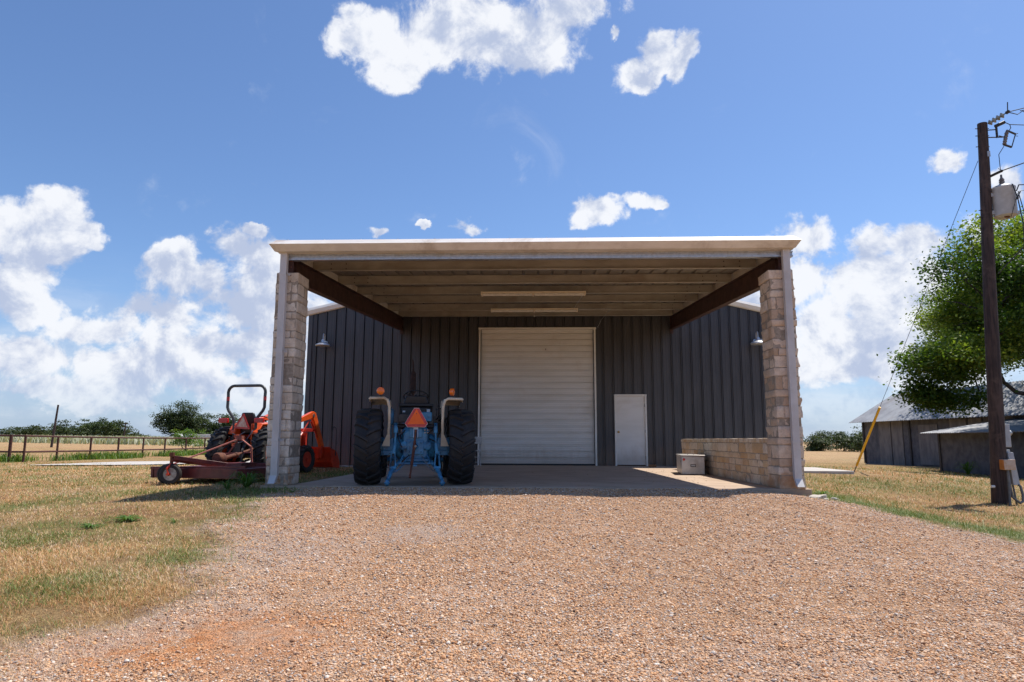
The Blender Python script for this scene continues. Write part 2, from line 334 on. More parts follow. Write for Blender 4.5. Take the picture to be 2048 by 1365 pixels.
class MB:
    def __init__(s): s.v = []; s.f = []; s.mi = []; s.cur = 0
    def add(s, vs, fs):
        b = len(s.v); s.v += [tuple(x) for x in vs]
        for f in fs: s.f.append([b + i for i in f]); s.mi.append(s.cur)
        return s
    def box(s, x0, x1, y0, y1, z0, z1, M4=None):
        vs = [Vector(p) for p in ((x0,y0,z0),(x1,y0,z0),(x1,y1,z0),(x0,y1,z0),(x0,y0,z1),(x1,y0,z1),(x1,y1,z1),(x0,y1,z1))]
        if M4 is not None: vs = [M4 @ v for v in vs]
        return s.add(vs, [(0,3,2,1),(4,5,6,7),(0,1,5,4),(1,2,6,5),(2,3,7,6),(3,0,4,7)])
    def bar(s, a, b, w, h=None, up=(0, 0, 1)):
        a = Vector(a); b = Vector(b); h = w if h is None else h
        d = (b - a).normalized(); upv = Vector(up)
        if abs(d.dot(upv)) > .98: upv = Vector((0, 1, 0))
        r = d.cross(upv).normalized(); u = r.cross(d).normalized()
        vs = []
        for p in (a, b):
            for sx, sz in ((-1,-1),(1,-1),(1,1),(-1,1)): vs.append(p + r * (w/2*sx) + u * (h/2*sz))
        return s.add(vs, [(0,1,2,3),(7,6,5,4),(0,4,5,1),(1,5,6,2),(2,6,7,3),(3,7,4,0)])
    def tube(s, pts, r, seg=8, caps=True):
        pts = [Vector(p) for p in pts]; n = len(pts)
        rs = r if isinstance(r, (list, tuple)) else [r] * n
        prev = None; rings = []
        for i, p in enumerate(pts):
            d = (pts[min(i+1, n-1)] - pts[max(i-1, 0)]).normalized()
            if prev is None:
                ref = Vector((0, 0, 1)) if abs(d.z) < .9 else Vector((1, 0, 0))
                a = d.cross(ref).normalized()
            else:
                a = (prev - d * prev.dot(d)).normalized()
            prev = a; b = d.cross(a)
            rings.append([p + (a * math.cos(t) + b * math.sin(t)) * rs[i] for t in (2*math.pi*k/seg for k in range(seg))])
        vs = [q for ring in rings for q in ring]; fs = []
        for i in range(n-1):
            for k in range(seg):
                k2 = (k+1) % seg
                fs.append((i*seg+k, i*seg+k2, (i+1)*seg+k2, (i+1)*seg+k))
        if caps: fs.append(tuple(range(seg))[::-1]); fs.append(tuple((n-1)*seg+k for k in range(seg)))
        return s.add(vs, fs)
    def lathe(s, prof, c=(0, 0, 0), axis='Z', seg=24, closed=False, M4=None):
        c = Vector(c); vs = []
        for (r, h) in prof:
            for k in range(seg):
                t = 2*math.pi*k/seg
                p = {'Z': (r*math.cos(t), r*math.sin(t), h), 'X': (h, r*math.cos(t), r*math.sin(t)), 'Y': (r*math.cos(t), h, r*math.sin(t))}[axis]
                p = Vector(p)
                if M4 is not None: p = M4 @ p
                vs.append(c + p)
        n = len(prof); fs = []
        for i in range(n if closed else n-1):
            j = (i+1) % n
            for k in range(seg):
                k2 = (k+1) % seg
                fs.append((i*seg+k, i*seg+k2, j*seg+k2, j*seg+k))
        if not closed:
            if prof[0][0] > 1e-4: fs.append(tuple(range(seg))[::-1])
            if prof[-1][0] > 1e-4: fs.append(tuple((n-1)*seg+k for k in range(seg)))
        return s.add(vs, fs)
    def prism(s, poly, a, b, axis='Y'):
        """poly: 2-D outline in the plane across `axis`; extruded from a to b"""
        def P(u, w, t): return {'X': (t, u, w), 'Y': (u, t, w), 'Z': (u, w, t)}[axis]
        n = len(poly)
        vs = [P(u, w, a) for u, w in poly] + [P(u, w, b) for u, w in poly]
        fs = [tuple(range(n))[::-1], tuple(range(n, 2*n))] + [(i, (i+1) % n, n+(i+1) % n, n+i) for i in range(n)]
        return s.add(vs, fs)
    def loft(s, sections, cap=True):
        n = len(sections[0]); vs = [p for sec in sections for p in sec]; fs = []
        for i in range(len(sections)-1):
            for k in range(n):
                k2 = (k+1) % n
                fs.append((i*n+k, i*n+k2, (i+1)*n+k2, (i+1)*n+k))
        if cap: fs.append(tuple(range(n))[::-1]); fs.append(tuple((len(sections)-1)*n+k for k in range(n)))
        return s.add(vs, fs)
    def build(s, name, mats, parent=None, loc=(0, 0, 0), bevel=0.0, smooth=35, wn=False):
        me = bpy.data.meshes.new(name)
        me.from_pydata(s.v, [], s.f); me.update()
        if not isinstance(mats, (list, tuple)): mats = [mats]
        for m_ in mats: me.materials.append(m_)
        if len(mats) > 1: me.polygons.foreach_set('material_index', s.mi)
        import bmesh
        bm = bmesh.new(); bm.from_mesh(me); bmesh.ops.recalc_face_normals(bm, faces=bm.faces[:]); bm.to_mesh(me); bm.free()
        if smooth:
            me.polygons.foreach_set('use_smooth', [True] * len(me.polygons))
            me.set_sharp_from_angle(angle=R(smooth))
        o = bpy.data.objects.new(name, me); COL.objects.link(o)
        o.location = loc
        if parent: o.parent = parent
        if bevel:
            bv = o.modifiers.new('bevel', 'BEVEL'); bv.width = bevel; bv.segments = 2; bv.limit_method = 'ANGLE'; bv.angle_limit = R(40)
        return o

def fast_mesh(name, verts, quads, mats, attrs=None, parent=None, smooth=False, tris=False):
    """verts (n,3) and quads (m,4) or triangles as numpy arrays"""
    me = bpy.data.meshes.new(name)
    k = quads.shape[1]
    me.vertices.add(len(verts)); me.vertices.foreach_set('co', np.ascontiguousarray(verts, dtype=np.float32).ravel())
    me.loops.add(quads.size); me.loops.foreach_set('vertex_index', np.ascontiguousarray(quads, dtype=np.int32).ravel())
    me.polygons.add(len(quads)); me.polygons.foreach_set('loop_start', np.arange(0, quads.size, k, dtype=np.int32))
    me.update(calc_edges=True)
    if smooth: me.polygons.foreach_set('use_smooth', np.ones(len(quads), dtype=bool))
    for an, arr in (attrs or {}).items():
        a = me.attributes.new(an, 'FLOAT', 'POINT'); a.data.foreach_set('value', np.ascontiguousarray(arr, dtype=np.float32))
    for m_ in (mats if isinstance(mats, (list, tuple)) else [mats]): me.materials.append(m_)
    o = bpy.data.objects.new(name, me); COL.objects.link(o)
    if parent: o.parent = parent
    return o

# ------------------------------------------------------------------ terrain
GC = np.array([
 (-4.6,0,-.05),(-3.2,-.2,-.012),(-2,-.2,-.012),(0,-.2,-.012),(2,-.2,-.012),(3.3,-.2,-.02),(4.5,-.35,-.13),(-3,-1.7,-.05),(0,-1.7,-.03),(3,-1.7,-.05),(-3.6,.6,-.06),(-1,.6,-.06),(1.5,.6,-.06),(3.6,.6,-.08),(-5.5,3,-.10),(-7,2,-.12),(-7,6,-.1),(-8,10,-.1),
 (-4,5,-.08),(0,5,-.1),(4.2,5,-.1),(0,10,-.1),(5.2,3.5,-.10),(8,6.3,-.10),(9,8.8,-.07),(9.1,2.7,-.44),(5.8,0,-.27),(12,0,-.62),(11,13,-.22),(19,17,-.66),(21,33,-.66),
 (21.4,25.7,-.55),(30,20,-.8),(-3,-5,-.30),(0,-5,-.30),(5,-4,-.36),(0,-9,-.50),(0,-12,-.56),(-5,-8,-.45),(5,-9,-.56),(0,-16,-.62),(-15,0,-.33),(-8,-3,-.3),(-15,15,-.3),
 (-20,20,-.35),(-27,23,-.44),(-28,40,-.5),(-15,40,-.4),(0,60,-.5),(-27,60,-.4),(-60,100,.3),(-100,120,.55),(-45,48,.0),(60,139,-1.3),(40,80,-1.1),(0,25,-.2),
 (100,300,-1.5),(0,600,.2),(-600,600,.7),(600,600,-1),(0,3000,.5),(-3000,3000,.8),(3000,3000,-1),(-3000,0,.5),(3000,0,-1),(0,-3000,-2),(-100,0,.1),(100,0,-1.6),(0,-100,-1.2)])
def warpc(x, y): return np.arcsinh(np.asarray(x, float) / 12.0), np.arcsinh((np.asarray(y, float)) / 12.0)
_gx, _gy = warpc(GC[:, 0], GC[:, 1])
def _k(r2): return np.where(r2 > 1e-12, r2 * np.log(np.maximum(r2, 1e-12)) * .5, 0)
_n = len(GC)
_K = _k((_gx[:, None] - _gx) ** 2 + (_gy[:, None] - _gy) ** 2) + np.eye(_n) * 2e-3
_P = np.stack([np.ones(_n), _gx, _gy], 1)
_A = np.block([[_K, _P], [_P.T, np.zeros((3, 3))]])
_w = np.linalg.solve(_A, np.concatenate([GC[:, 2], np.zeros(3)]))
def gz(x, y):
    a, b = warpc(x, y); sh = a.shape
    a = a.ravel(); b = b.ravel(); out = np.empty(a.shape)
    for i in range(0, len(a), 20000):
        aa = a[i:i+20000]; bb = b[i:i+20000]
        out[i:i+20000] = _k((aa[:, None] - _gx) ** 2 + (bb[:, None] - _gy) ** 2) @ _w[:_n] + _w[_n] + aa * _w[_n+1] + bb * _w[_n+2]
    return out.reshape(sh) if sh else float(out[0])
def g1(x, y): return float(gz(np.array([x]), np.array([y]))[0])

def vnoise(x, y, seed=0):
    xi = np.floor(x).astype(np.int64); yi = np.floor(y).astype(np.int64)
    fx = x - xi; fy = y - yi; fx = fx*fx*(3-2*fx); fy = fy*fy*(3-2*fy)
    def h(a, b):
        v = (a * 374761393 + b * 668265263 + seed * 982451653) & 0xffffffff
        v = ((v ^ (v >> 13)) * 1274126177) & 0xffffffff
        return ((v ^ (v >> 16)) & 0xffffff) / 0xffffff
    return (h(xi, yi)*(1-fx)+h(xi+1, yi)*fx)*(1-fy)+(h(xi, yi+1)*(1-fx)+h(xi+1, yi+1)*fx)*fy
def fbm(x, y, oct=4, seed=0):
    t = 0; a = .5; s_ = 0
    for o_ in range(oct):
        t = t + a * vnoise(x, y, seed + o_ * 17); s_ += a; x = x * 2.03 + 5.2; y = y * 2.03 + 1.7; a *= .55
    return t / s_

DRIVE = np.array([(-4.25,.4),(-3.95,-1.4),(-3.62,-3.1),(-3.15,-4.7),(-2.5,-6.1),(-2.5,-6.8),(-2.9,-7.55),(-4.2,-8.7),(-7,-12),(-8,-18),(14,-18),(12,-9.5),(9.0,-6.8),(6.9,-4.9),(5.35,-3.3),(4.75,-2.0),(4.38,-.8),(4.3,.4)])
def sdist(x, y, poly=DRIVE):
    sh = x.shape; x = x.ravel(); y = y.ravel()
    d = np.full(x.shape, 1e9); ins = np.zeros(x.shape, bool); n = len(poly)
    for i in range(n):
        ax, ay = poly[i]; bx, by = poly[(i+1) % n]
        ex, ey = bx-ax, by-ay; t = np.clip(((x-ax)*ex+(y-ay)*ey)/(ex*ex+ey*ey), 0, 1)
        d = np.minimum(d, np.hypot(x-ax-t*ex, y-ay-t*ey))
        c = ((ay > y) != (by > y)); xx = ax + (y-ay) / np.where(by-ay == 0, 1e-9, by-ay) * ex
        ins ^= c & (x < xx)
    return np.where(ins, d, -d).reshape(sh)
def rag(x, y):   # ragged signed distance: positive on gravel
    return sdist(x, y) + (fbm(x*1.1, y*1.1, 4, 3) - .5) * .85 + (fbm(x*6, y*6, 2, 9) - .5) * .25
def greenness(x, y):
    g = fbm(x*.55+3, y*.55, 4, 21) * .65 + fbm(x*2.4, y*2.4, 3, 33) * .35
    g = np.clip((g - .47) * 3.2, 0, 1) * .8
    sd = sdist(x, y)
    strip = 1.25 * np.exp(-((sd + .60) / .50) ** 2) * (x > 3.6) * (y > -9) * (y < 1.5)
    strip = strip * np.clip(fbm(x*1.6, y*1.6, 3, 5) * 2.2 - .15, 0, 1)
    g = np.maximum(g, strip)
    for (cx_, cy_, rr, am) in ((-4.6,-.5,.8,.8),(-3.9,-1.9,.5,.6),(-5.2,2.4,.7,.7),(-3.45,-3.6,.35,.75),(-3.2,-5.1,.35,.6),(-3.6,-6.2,.4,.6),(-4.2,-7.2,.5,.5),(5.2,1.2,.7,.9),(7.5,4.6,1.6,.6),(9.5,4.5,1.5,.5),(-4.8,5.5,1.0,.8)):
        g = np.maximum(g, am * np.exp(-((x-cx_)**2 + (y-cy_)**2) / rr**2) * (.5 + fbm(x*4, y*4, 2, 8)))
    return np.clip(g, 0, 1)

def axis_pts(lo, hi, step, far, grow=1.17):
    a = list(np.arange(lo, hi + step/2, step)); s_ = step
    while a[-1] < far: s_ *= grow; a.append(a[-1] + s_)
    s_ = step
    while a[0] > -far: s_ *= grow; a.insert(0, a[0] - s_)
    return np.array(a)
gxs = axis_pts(-13, 13, .10, 4500); gys = axis_pts(-12, 13, .10, 4500)
GX, GY = np.meshgrid(gxs, gys)
GZ = gz(GX, GY)
SD = rag(GX, GY)
near = (np.abs(GX) < 16) & (GY < 16) & (GY > -16)
GZ = GZ + near * ((fbm(GX*.9, GY*1.3, 3, 40) - .5) * .06 + (fbm(GX*7, GY*7, 2, 41) - .5) * .012) * np.clip(np.abs(GY + .1) * .9, .12, 1)
# tyre ruts and scuffed patches in the gravel
GREEN = greenness(GX, GY)
nx_, ny_ = len(gxs), len(gys)
idx = np.arange(nx_*ny_).reshape(ny_, nx_)
Q = np.stack([idx[:-1, :-1], idx[:-1, 1:], idx[1:, 1:], idx[1:, :-1]], -1).reshape(-1, 4)
GV = np.stack([GX, GY, GZ], -1).reshape(-1, 3)

def ground_mat():
    mt, N, b = newmat('dry_turf_and_gravel')
    tc = N.n('ShaderNodeTexCoord').outputs['Object']
    a1 = N.n('ShaderNodeAttribute'); a1.attribute_name = 'gravel'
    a2 = N.n('ShaderNodeAttribute'); a2.attribute_name = 'green'
    # gravel: cells of several sizes in warm stone tones
    def cells(scale, seed):
        vv = N.vmath('ADD', tc, (seed, seed * .7, 0))
        vo = N.n('ShaderNodeTexVoronoi'); N.lk(vv, vo.inputs[0]); vo.inputs['Scale'].default_value = scale; vo.inputs['Randomness'].default_value = 1
        sp = N.n('ShaderNodeSeparateColor'); N.lk(vo.outputs['Color'], sp.inputs[0])
        return sp.outputs[0], vo.outputs['Distance']
    tones = [(0, (.16, .085, .05)), (.13, (.40, .19, .085)), (.32, (.58, .31, .15)), (.52, (.68, .40, .22)), (.68, (.52, .35, .23)), (.82, (.76, .55, .38)), (.94, (.33, .26, .22)), (1, (.82, .71, .60))]
    r1, d1 = cells(62, 0); r2, d2 = cells(115, 3)
    c1 = N.ramp(r1, tones); c2 = N.ramp(r2, tones)
    pick = N.smooth(N.noise(tc, 30, 2, .5), .45, .55)
    gc = N.mix(pick, c1, c2)
    gap = N.mix(pick, (0, 0, 0), (0, 0, 0))
    dd = N.math('ADD', N.math('MULTIPLY', d1, N.math('SUBTRACT', 1.0, pick)), N.math('MULTIPLY', d2, pick))
    gc = N.mix(N.smooth(dd, .42, .70, 0, .55), gc, (.13, .065, .035))
    # dusty lavender-grey thatch, compacted fines and red soil patches
    big = N.noise(tc, .55, 6, .62, .3)
    gc = N.mix(N.smooth(big, .50, .64, 0, .55), gc, (.58, .41, .31))
    gc = N.mix(N.smooth(N.noise(tc, 1.4, 5, .6), .52, .70, 0, .35), gc, (.36, .20, .11))
    sx = N.n('ShaderNodeSeparateXYZ'); N.lk(tc, sx.inputs[0])
    def spot(cx_, cy_, rx, ry, sc_=2.2):
        w = N.vmath('ADD', tc, N.vmath('SCALE', N.vmath('SUBTRACT', N.noise(tc, sc_, 5, .6, 0, 1), (.5, .5, .5)), (0, 0, 0), 1.3))
        mp = N.n('ShaderNodeMapping', vector_type='TEXTURE'); N.lk(w, mp.inputs[0])
        mp.inputs['Location'].default_value = (cx_, cy_, -.3); mp.inputs['Scale'].default_value = (rx, ry, 9)
        g = N.n('ShaderNodeTexGradient', gradient_type='SPHERICAL'); N.lk(mp.outputs[0], g.inputs[0])
        return N.smooth(g.outputs[1], .05, .5)
    red = N.math('MAXIMUM', spot(-2.0, -7.15, 1.35, .9), N.math('MULTIPLY', spot(5.6, -3.5, .8, .35), .6))
    soilc = N.mix(N.smooth(N.noise(tc, 25, 5, .65), .35, .65), (.44, .165, .055), (.56, .26, .11))
    gc = N.mix(N.math('MULTIPLY', N.math('MULTIPLY', red, N.smooth(N.noise(tc, 9, 6, .7), .34, .56)), .9), gc, soilc)
    def track(x0_, wob, w_):
        wv = N.math('MULTIPLY', N.math('SINE', N.math('MULTIPLY', sx.outputs[1], .8)), wob)
        dx_ = N.math('ABSOLUTE', N.math('ADD', N.math('SUBTRACT', sx.outputs[0], x0_), N.math('ADD', wv, N.math('MULTIPLY', N.math('SUBTRACT', N.noise(tc, 1.7, 4, .6), .5), .9))))
        return N.smooth(dx_, w_, w_*.3)
    trk = N.math('MULTIPLY', N.math('MAXIMUM', track(-1.55, .12, .5), track(1.35, .2, .5)), N.smooth(N.noise(tc, 1.1, 5, .6), .40, .62, .15, 1.0))
    gc = N.mix(N.math('MULTIPLY', trk, .42), gc, N.mix(N.smooth(N.noise(tc, 38, 4, .6), .4, .6), (.30, .17, .10), (.50, .34, .24)))
    grey = N.math('MAXIMUM', N.math('MAXIMUM', spot(-2.7, -4.9, .9, 1.5), spot(-1.1, -4.0, .8, .7)), N.math('MAXIMUM', spot(6.6, -5.5, 1.6, .6), spot(-3.2, -6.6, .7, .8)))
    fib = N.noise(N.vmath('MULTIPLY', tc, (1, 1, 1)), 70, 4, .7, 1.5)
    gc = N.mix(N.math('MULTIPLY', grey, .62), gc, N.mix(N.smooth(fib, .38, .62), (.25, .185, .155), (.58, .46, .40)))
    # dry turf
    f1 = N.noise(N.vmath('MULTIPLY', tc, (1, 1, 1)), 55, 5, .7, 2.0)
    f2 = N.noise(tc, 3.2, 6, .65, .3)
    f3 = N.noise(tc, .33, 5, .6, .2)
    straw = N.mix(N.smooth(f2, .35, .65), (.52, .34, .145), (.33, .18, .09))
    straw = N.mix(N.smooth(f3, .42, .62, 0, .55), straw, (.56, .38, .19))
    straw = N.mix(N.smooth(f1, .40, .66), N.mix(1.0, straw, (.42, .38, .33), 'MULTIPLY'), N.mix(1.0, straw, (1.2, 1.2, 1.2), 'MULTIPLY'))
    fields = N.smooth(sx.outputs[1], 30, 60)
    grn = N.mix(N.smooth(f1, .38, .62), (.045, .075, .018), (.17, .21, .05))
    farn = N.smooth(N.noise(N.vmath('MULTIPLY', tc, (.25, 1, 1)), .25, 5, .6), .5, .62, 0, .5)
    tf = N.mix(N.math('MAXIMUM', N.math('MULTIPLY', a2.outputs['Fac'], .85), N.math('MULTIPLY', farn, fields)), straw, grn)
    # red-brown bare stubble field far out
    tf = N.mix(N.math('MULTIPLY', fields, .55), tf, N.mix(N.smooth(N.noise(tc, .9, 4, .6), .4, .6), (.40, .235, .13), (.47, .33, .17)))
    tf = N.mix(N.smooth(N.noise(tc, .9, 5, .6), .60, .70, 0, .5), tf, (.34, .17, .085))
    tfz = N.math('ADD', a1.outputs['Fac'], N.math('MULTIPLY', N.math('SUBTRACT', N.noise(tc, 7, 5, .65), .5), 1.3))
    msk = N.smooth(tfz, -.05, .30)
    fringe = N.math('MULTIPLY', N.smooth(tfz, -.35, .1), N.smooth(tfz, .75, .3))
    thatch = N.mix(N.smooth(N.noise(tc, 80, 4, .7, 1.5), .38, .62), (.24, .165, .125), (.60, .47, .39))
    col = N.mix(N.math('MULTIPLY', fringe, .6), N.mix(msk, tf, gc), thatch)
    N.lk(col, b.inputs['Base Color'])
    b.inputs['Roughness'].default_value = .92; b.inputs['Specular IOR Level'].default_value = .25
    hg = N.math('SUBTRACT', 1.0, dd)
    h = N.math('ADD', N.math('MULTIPLY', hg, msk), N.math('MULTIPLY', f1, N.math('MULTIPLY', N.math('SUBTRACT', 1.0, msk), 1.6)))
    bump(N, b, h, .9, .02)
    return mt
M['ground'] = ground_mat()
att = {'gravel': SD.ravel(), 'green': GREEN.ravel()}
ground = fast_mesh('ground', GV, Q, M['ground'], att, smooth=True)
tag(ground, kind='structure')
gm = (SD.ravel()[Q] > -.15).all(1) & (GV[Q][:, :, 1].max(1) < .45) & (GV[Q][:, :, 1].min(1) > -17)
used = np.unique(Q[gm]); rem = np.zeros(len(GV), int); rem[used] = np.arange(len(used))
gv2 = GV[used].copy(); gv2[:, 2] += .005
drive = fast_mesh('gravel_driveway', gv2, rem[Q[gm]], M['ground'], {k: v[used] for k, v in att.items()}, smooth=True)
tag(drive, kind='structure')
def gzn(x, y):   # ground height incl. the small unevenness used near the camera
    return gz(x, y) + ((fbm(x*.9, y*1.3, 3, 40) - .5) * .06 + (fbm(x*7, y*7, 2, 41) - .5) * .012) * np.clip(np.abs(y + .1) * .9, .12, 1)

# ---- loose gravel stones (one stuff object, instanced with geometry nodes)
rng = np.random.default_rng(7)
def in_view(x, y, margin=1.06):
    c, s_ = math.cos(.0407), math.sin(.0407)
    X = c*(x-CAM.x) + s_*(y-CAM.y); Y = -s_*(x-CAM.x) + c*(y-CAM.y)
    return (np.abs(X) < Y * .80 * margin + .25) & (Y > 2.0)
def scatter(n, dmin, dmax, power=1.0):
    """points in the view wedge with density falling with distance"""
    u = rng.random(n)
    p = 2 - power
    d = (dmin**p + u * (dmax**p - dmin**p)) ** (1/p) if abs(p) > 1e-6 else dmin * (dmax/dmin) ** u
    t = (rng.random(n) * 2 - 1) * .84
    X = d * t; c, s_ = math.cos(.0407), math.sin(.0407)
    x = CAM.x + c*X - s_*d; y = CAM.y + s_*X + c*d
    return x, y, d
NP_ = 480000
x, y, d = scatter(NP_, 2.4, 11.3, 1.15)
s0 = rag(x, y)
soil = np.exp(-(((x+2.0)/1.0)**2 + ((y+7.15)/.65)**2)) * (.55 + .5*fbm(x*5, y*5, 3, 90)) + np.exp(-(((x+.62*0+1.55+.12*np.sin(y*.9))/.42)**2)) * .30 * (y > -9) + np.exp(-(((x-1.35+.2*np.sin(y*.7))/.42)**2)) * .30 + np.exp(-(((x+2.8)/.55)**2 + ((y+4.9)/1.2)**2)) * .6 + np.exp(-(((x+1.1)/.6)**2 + ((y+4.0)/.5)**2)) * .5
clump = fbm(x*.8, y*.8, 3, 77)
keep = (rng.random(NP_) < np.clip(.25 + s0 * 2.2, 0.0, 1) * (1 - soil) * np.clip(.35 + clump * 1.5, .3, 1)) & (s0 > -.1) & (y < -.02)
x = x[keep]; y = y[keep]; d = d[keep]
size = np.clip(rng.lognormal(-5.27, .40, len(x)), .0022, .016) * np.clip(.78 + d * .035, .8, 1.15)
big_ = rng.random(len(x)) < .004; size[big_] *= 1.6
z = gzn(x, y) + .005 + size * .25
pm = bpy.data.meshes.new('gravel_stones')
pm.vertices.add(len(x)); pm.vertices.foreach_set('co', np.stack([x, y, z], -1).astype(np.float32).ravel())
scl = np.stack([size, size * rng.uniform(.65, 1.0, len(x)), size * rng.uniform(.42, .72, len(x))], -1)
a = pm.attributes.new('scl', 'FLOAT_VECTOR', 'POINT'); a.data.foreach_set('vector', scl.astype(np.float32).ravel())
rot = np.stack([rng.normal(0, .3, len(x)), rng.normal(0, .3, len(x)), rng.random(len(x)) * 6.28], -1)
a = pm.attributes.new('rotv', 'FLOAT_VECTOR', 'POINT'); a.data.foreach_set('vector', rot.astype(np.float32).ravel())
a = pm.attributes.new('tone', 'FLOAT', 'POINT'); a.data.foreach_set('value', rng.random(len(x)).astype(np.float32))
stones = bpy.data.objects.new('gravel_stones', pm); COL.objects.link(stones)
tag(stones, 'loose tan and orange pebbles covering the driveway', 'gravel', kind='stuff')
mt, N, b = newmat('pebble')
at = N.n('ShaderNodeAttribute'); at.attribute_type = 'INSTANCER'; at.attribute_name = 'tone'
col = N.ramp(at.outputs['Fac'], [(0, (.09, .06, .045)), (.12, (.33, .145, .06)), (.28, (.58, .29, .125)), (.46, (.68, .40, .20)), (.62, (.48, .30, .19)), (.76, (.74, .53, .36)), (.88, (.29, .235, .21)), (1, (.78, .68, .57))])
N.lk(col, b.inputs['Base Color']); b.inputs['Roughness'].default_value = .7
M['pebble'] = mt
ng = bpy.data.node_groups.new('stones', 'GeometryNodeTree')
ng.interface.new_socket('Geometry', in_out='INPUT', socket_type='NodeSocketGeometry')
ng.interface.new_socket('Geometry', in_out='OUTPUT', socket_type='NodeSocketGeometry')
gi = ng.nodes.new('NodeGroupInput'); go = ng.nodes.new('NodeGroupOutput')
ico = ng.nodes.new('GeometryNodeMeshIcoSphere'); ico.inputs['Subdivisions'].default_value = 2; ico.inputs['Radius'].default_value = 1.0
ss = ng.nodes.new('GeometryNodeSetShadeSmooth')
smt = ng.nodes.new('GeometryNodeSetMaterial'); smt.inputs['Material'].default_value = M['pebble']
iop = ng.nodes.new('GeometryNodeInstanceOnPoints')
na = ng.nodes.new('GeometryNodeInputNamedAttribute'); na.data_type = 'FLOAT_VECTOR'; na.inputs['Name'].default_value = 'scl'
nr = ng.nodes.new('GeometryNodeInputNamedAttribute'); nr.data_type = 'FLOAT_VECTOR'; nr.inputs['Name'].default_value = 'rotv'
e2r = ng.nodes.new('FunctionNodeEulerToRotation')
L = ng.links.new
L(ico.outputs['Mesh'], ss.inputs[0]); L(ss.outputs[0], smt.inputs['Geometry']); L(smt.outputs[0], iop.inputs['Instance'])
m2p = ng.nodes.new('GeometryNodeMeshToPoints')
L(gi.outputs[0], m2p.inputs[0]); L(m2p.outputs[0], iop.inputs['Points'])
L(na.outputs[0], iop.inputs['Scale']); L(nr.outputs[0], e2r.inputs[0]); L(e2r.outputs[0], iop.inputs['Rotation'])
L(iop.outputs[0], go.inputs[0])
gmod = stones.modifiers.new('stones', 'NODES'); gmod.node_group = ng

# ---- turf blades (one stuff object)
def blades(name, x, y, length, width, tint, mat_, lean=1.0, z=None, curl=.5):
    n = len(x)
    z = gzn(x, y) if z is None else z
    th = rng.random(n) * 6.283; dx = np.cos(th); dy = np.sin(th)
    ln = rng.uniform(.35, 1.25, n) * lean
    hz_ = np.sin(np.clip(ln, 0, 1.45)); vz = np.cos(np.clip(ln, 0, 1.45))
    px_ = -dy * width; py_ = dx * width
    p0 = np.stack([x, y, z - .004], -1)
    p1 = p0 + np.stack([dx*hz_*length*.5, dy*hz_*length*.5, vz*length*.55], -1)
    bend = np.clip(ln + curl, 0, 1.9)
    p2 = p1 + np.stack([dx*np.sin(bend)*length*.5, dy*np.sin(bend)*length*.5, np.cos(bend)*length*.45], -1)
    wv = np.stack([px_, py_, np.zeros(n)], -1)
    V = np.stack([p0-wv*.5, p0+wv*.5, p1-wv*.42, p1+wv*.42, p2-wv*.1, p2+wv*.1], 1).reshape(-1, 3)
    k = np.arange(n)[:, None] * 6
    F = np.concatenate([k + np.array([0, 1, 3, 2]), k + np.array([2, 3, 5, 4])])
    return fast_mesh(name, V, F, mat_, {'tint': np.repeat(tint, 6)})
xa_, ya_, da_ = scatter(480000, 2.5, 34, 1.5); xb_, yb_, db_ = scatter(260000, 2.5, 7.5, .9)
mb_ = xb_ < 0
x = np.concatenate([xa_, xb_[mb_]]); y = np.concatenate([ya_, yb_[mb_]]); d = np.concatenate([da_, db_[mb_]]); NB = len(x)
s0 = rag(x, y)
onslab = (x > -4.7) & (x < 4.6) & (y > -.12) & (y < 10) | (x > 4.3) & (x < 9.1) & (y > 6.5) & (y < 9.7) | (x > -7.5) & (x < 7.3) & (y > 9.7)
pth = (np.abs(y - (19.6 - (x + 18) * .22)) < 2.6) & (x < -8) & (x > -22)
gr = greenness(x, y)
keep = (s0 < .38) & ~onslab & ~pth & (rng.random(NB) < np.clip(.42 - s0 * 1.2, 0, 1) * np.clip(fbm(x*2.2, y*2.2, 3, 12) * 2.4 - .45, .12, 1))
x, y, d, gr = x[keep], y[keep], d[keep], gr[keep]
isg = rng.random(len(x)) < gr * .95 + .07
tint = np.where(isg, rng.uniform(0, .28, len(x)), np.clip(.40 + .52*fbm(x*.9+7, y*.9, 4, 51) + rng.normal(0, .13, len(x)), .32, 1))
tint = np.where(isg, tint, tint * 1.0)
leng = rng.uniform(.022, .062, len(x)) * np.where(isg, 1.7, 1.0) * np.clip(.8 + d*.03, .9, 1.7)
wid = rng.uniform(.0018, .0036, len(x)) * np.clip(d * .22, .9, 5.0)
# brighter green tufts
tx, ty = [], []
for (cx_, cy_, n_, rr_) in ((-4.4,-.55,500,.42),(-3.95,-1.0,260,.25),(-4.0,-1.9,300,.28),(-5.1,-.9,260,.35),(-3.5,-3.2,260,.2),(-3.35,-4.6,260,.22),(-3.05,-5.2,220,.2),(-3.6,-5.9,240,.25),(-5.6,-2.4,260,.5),(-6.4,-.4,260,.5),(-4.6,-6.6,200,.3),(4.75,-.9,420,.18),(5.0,-1.7,520,.22),(5.4,-2.6,560,.25),(5.9,-3.4,600,.28),(6.6,-4.0,560,.3),(7.4,-4.7,520,.35),(8.1,-5.2,420,.35),(5.2,1.1,420,.3),(6.2,2.8,300,.5),(-4.7,4.6,400,.3),(-4.6,6.5,400,.3),(-5.0,2.2,300,.3)):
    tx.append(cx_ + rng.normal(0, rr_, n_)); ty.append(cy_ + rng.normal(0, rr_*.8, n_))
tx = np.concatenate(tx); ty = np.concatenate(ty)
td = ty + 11.3
x = np.concatenate([x, tx]); y = np.concatenate([y, ty]); d = np.concatenate([d, td])
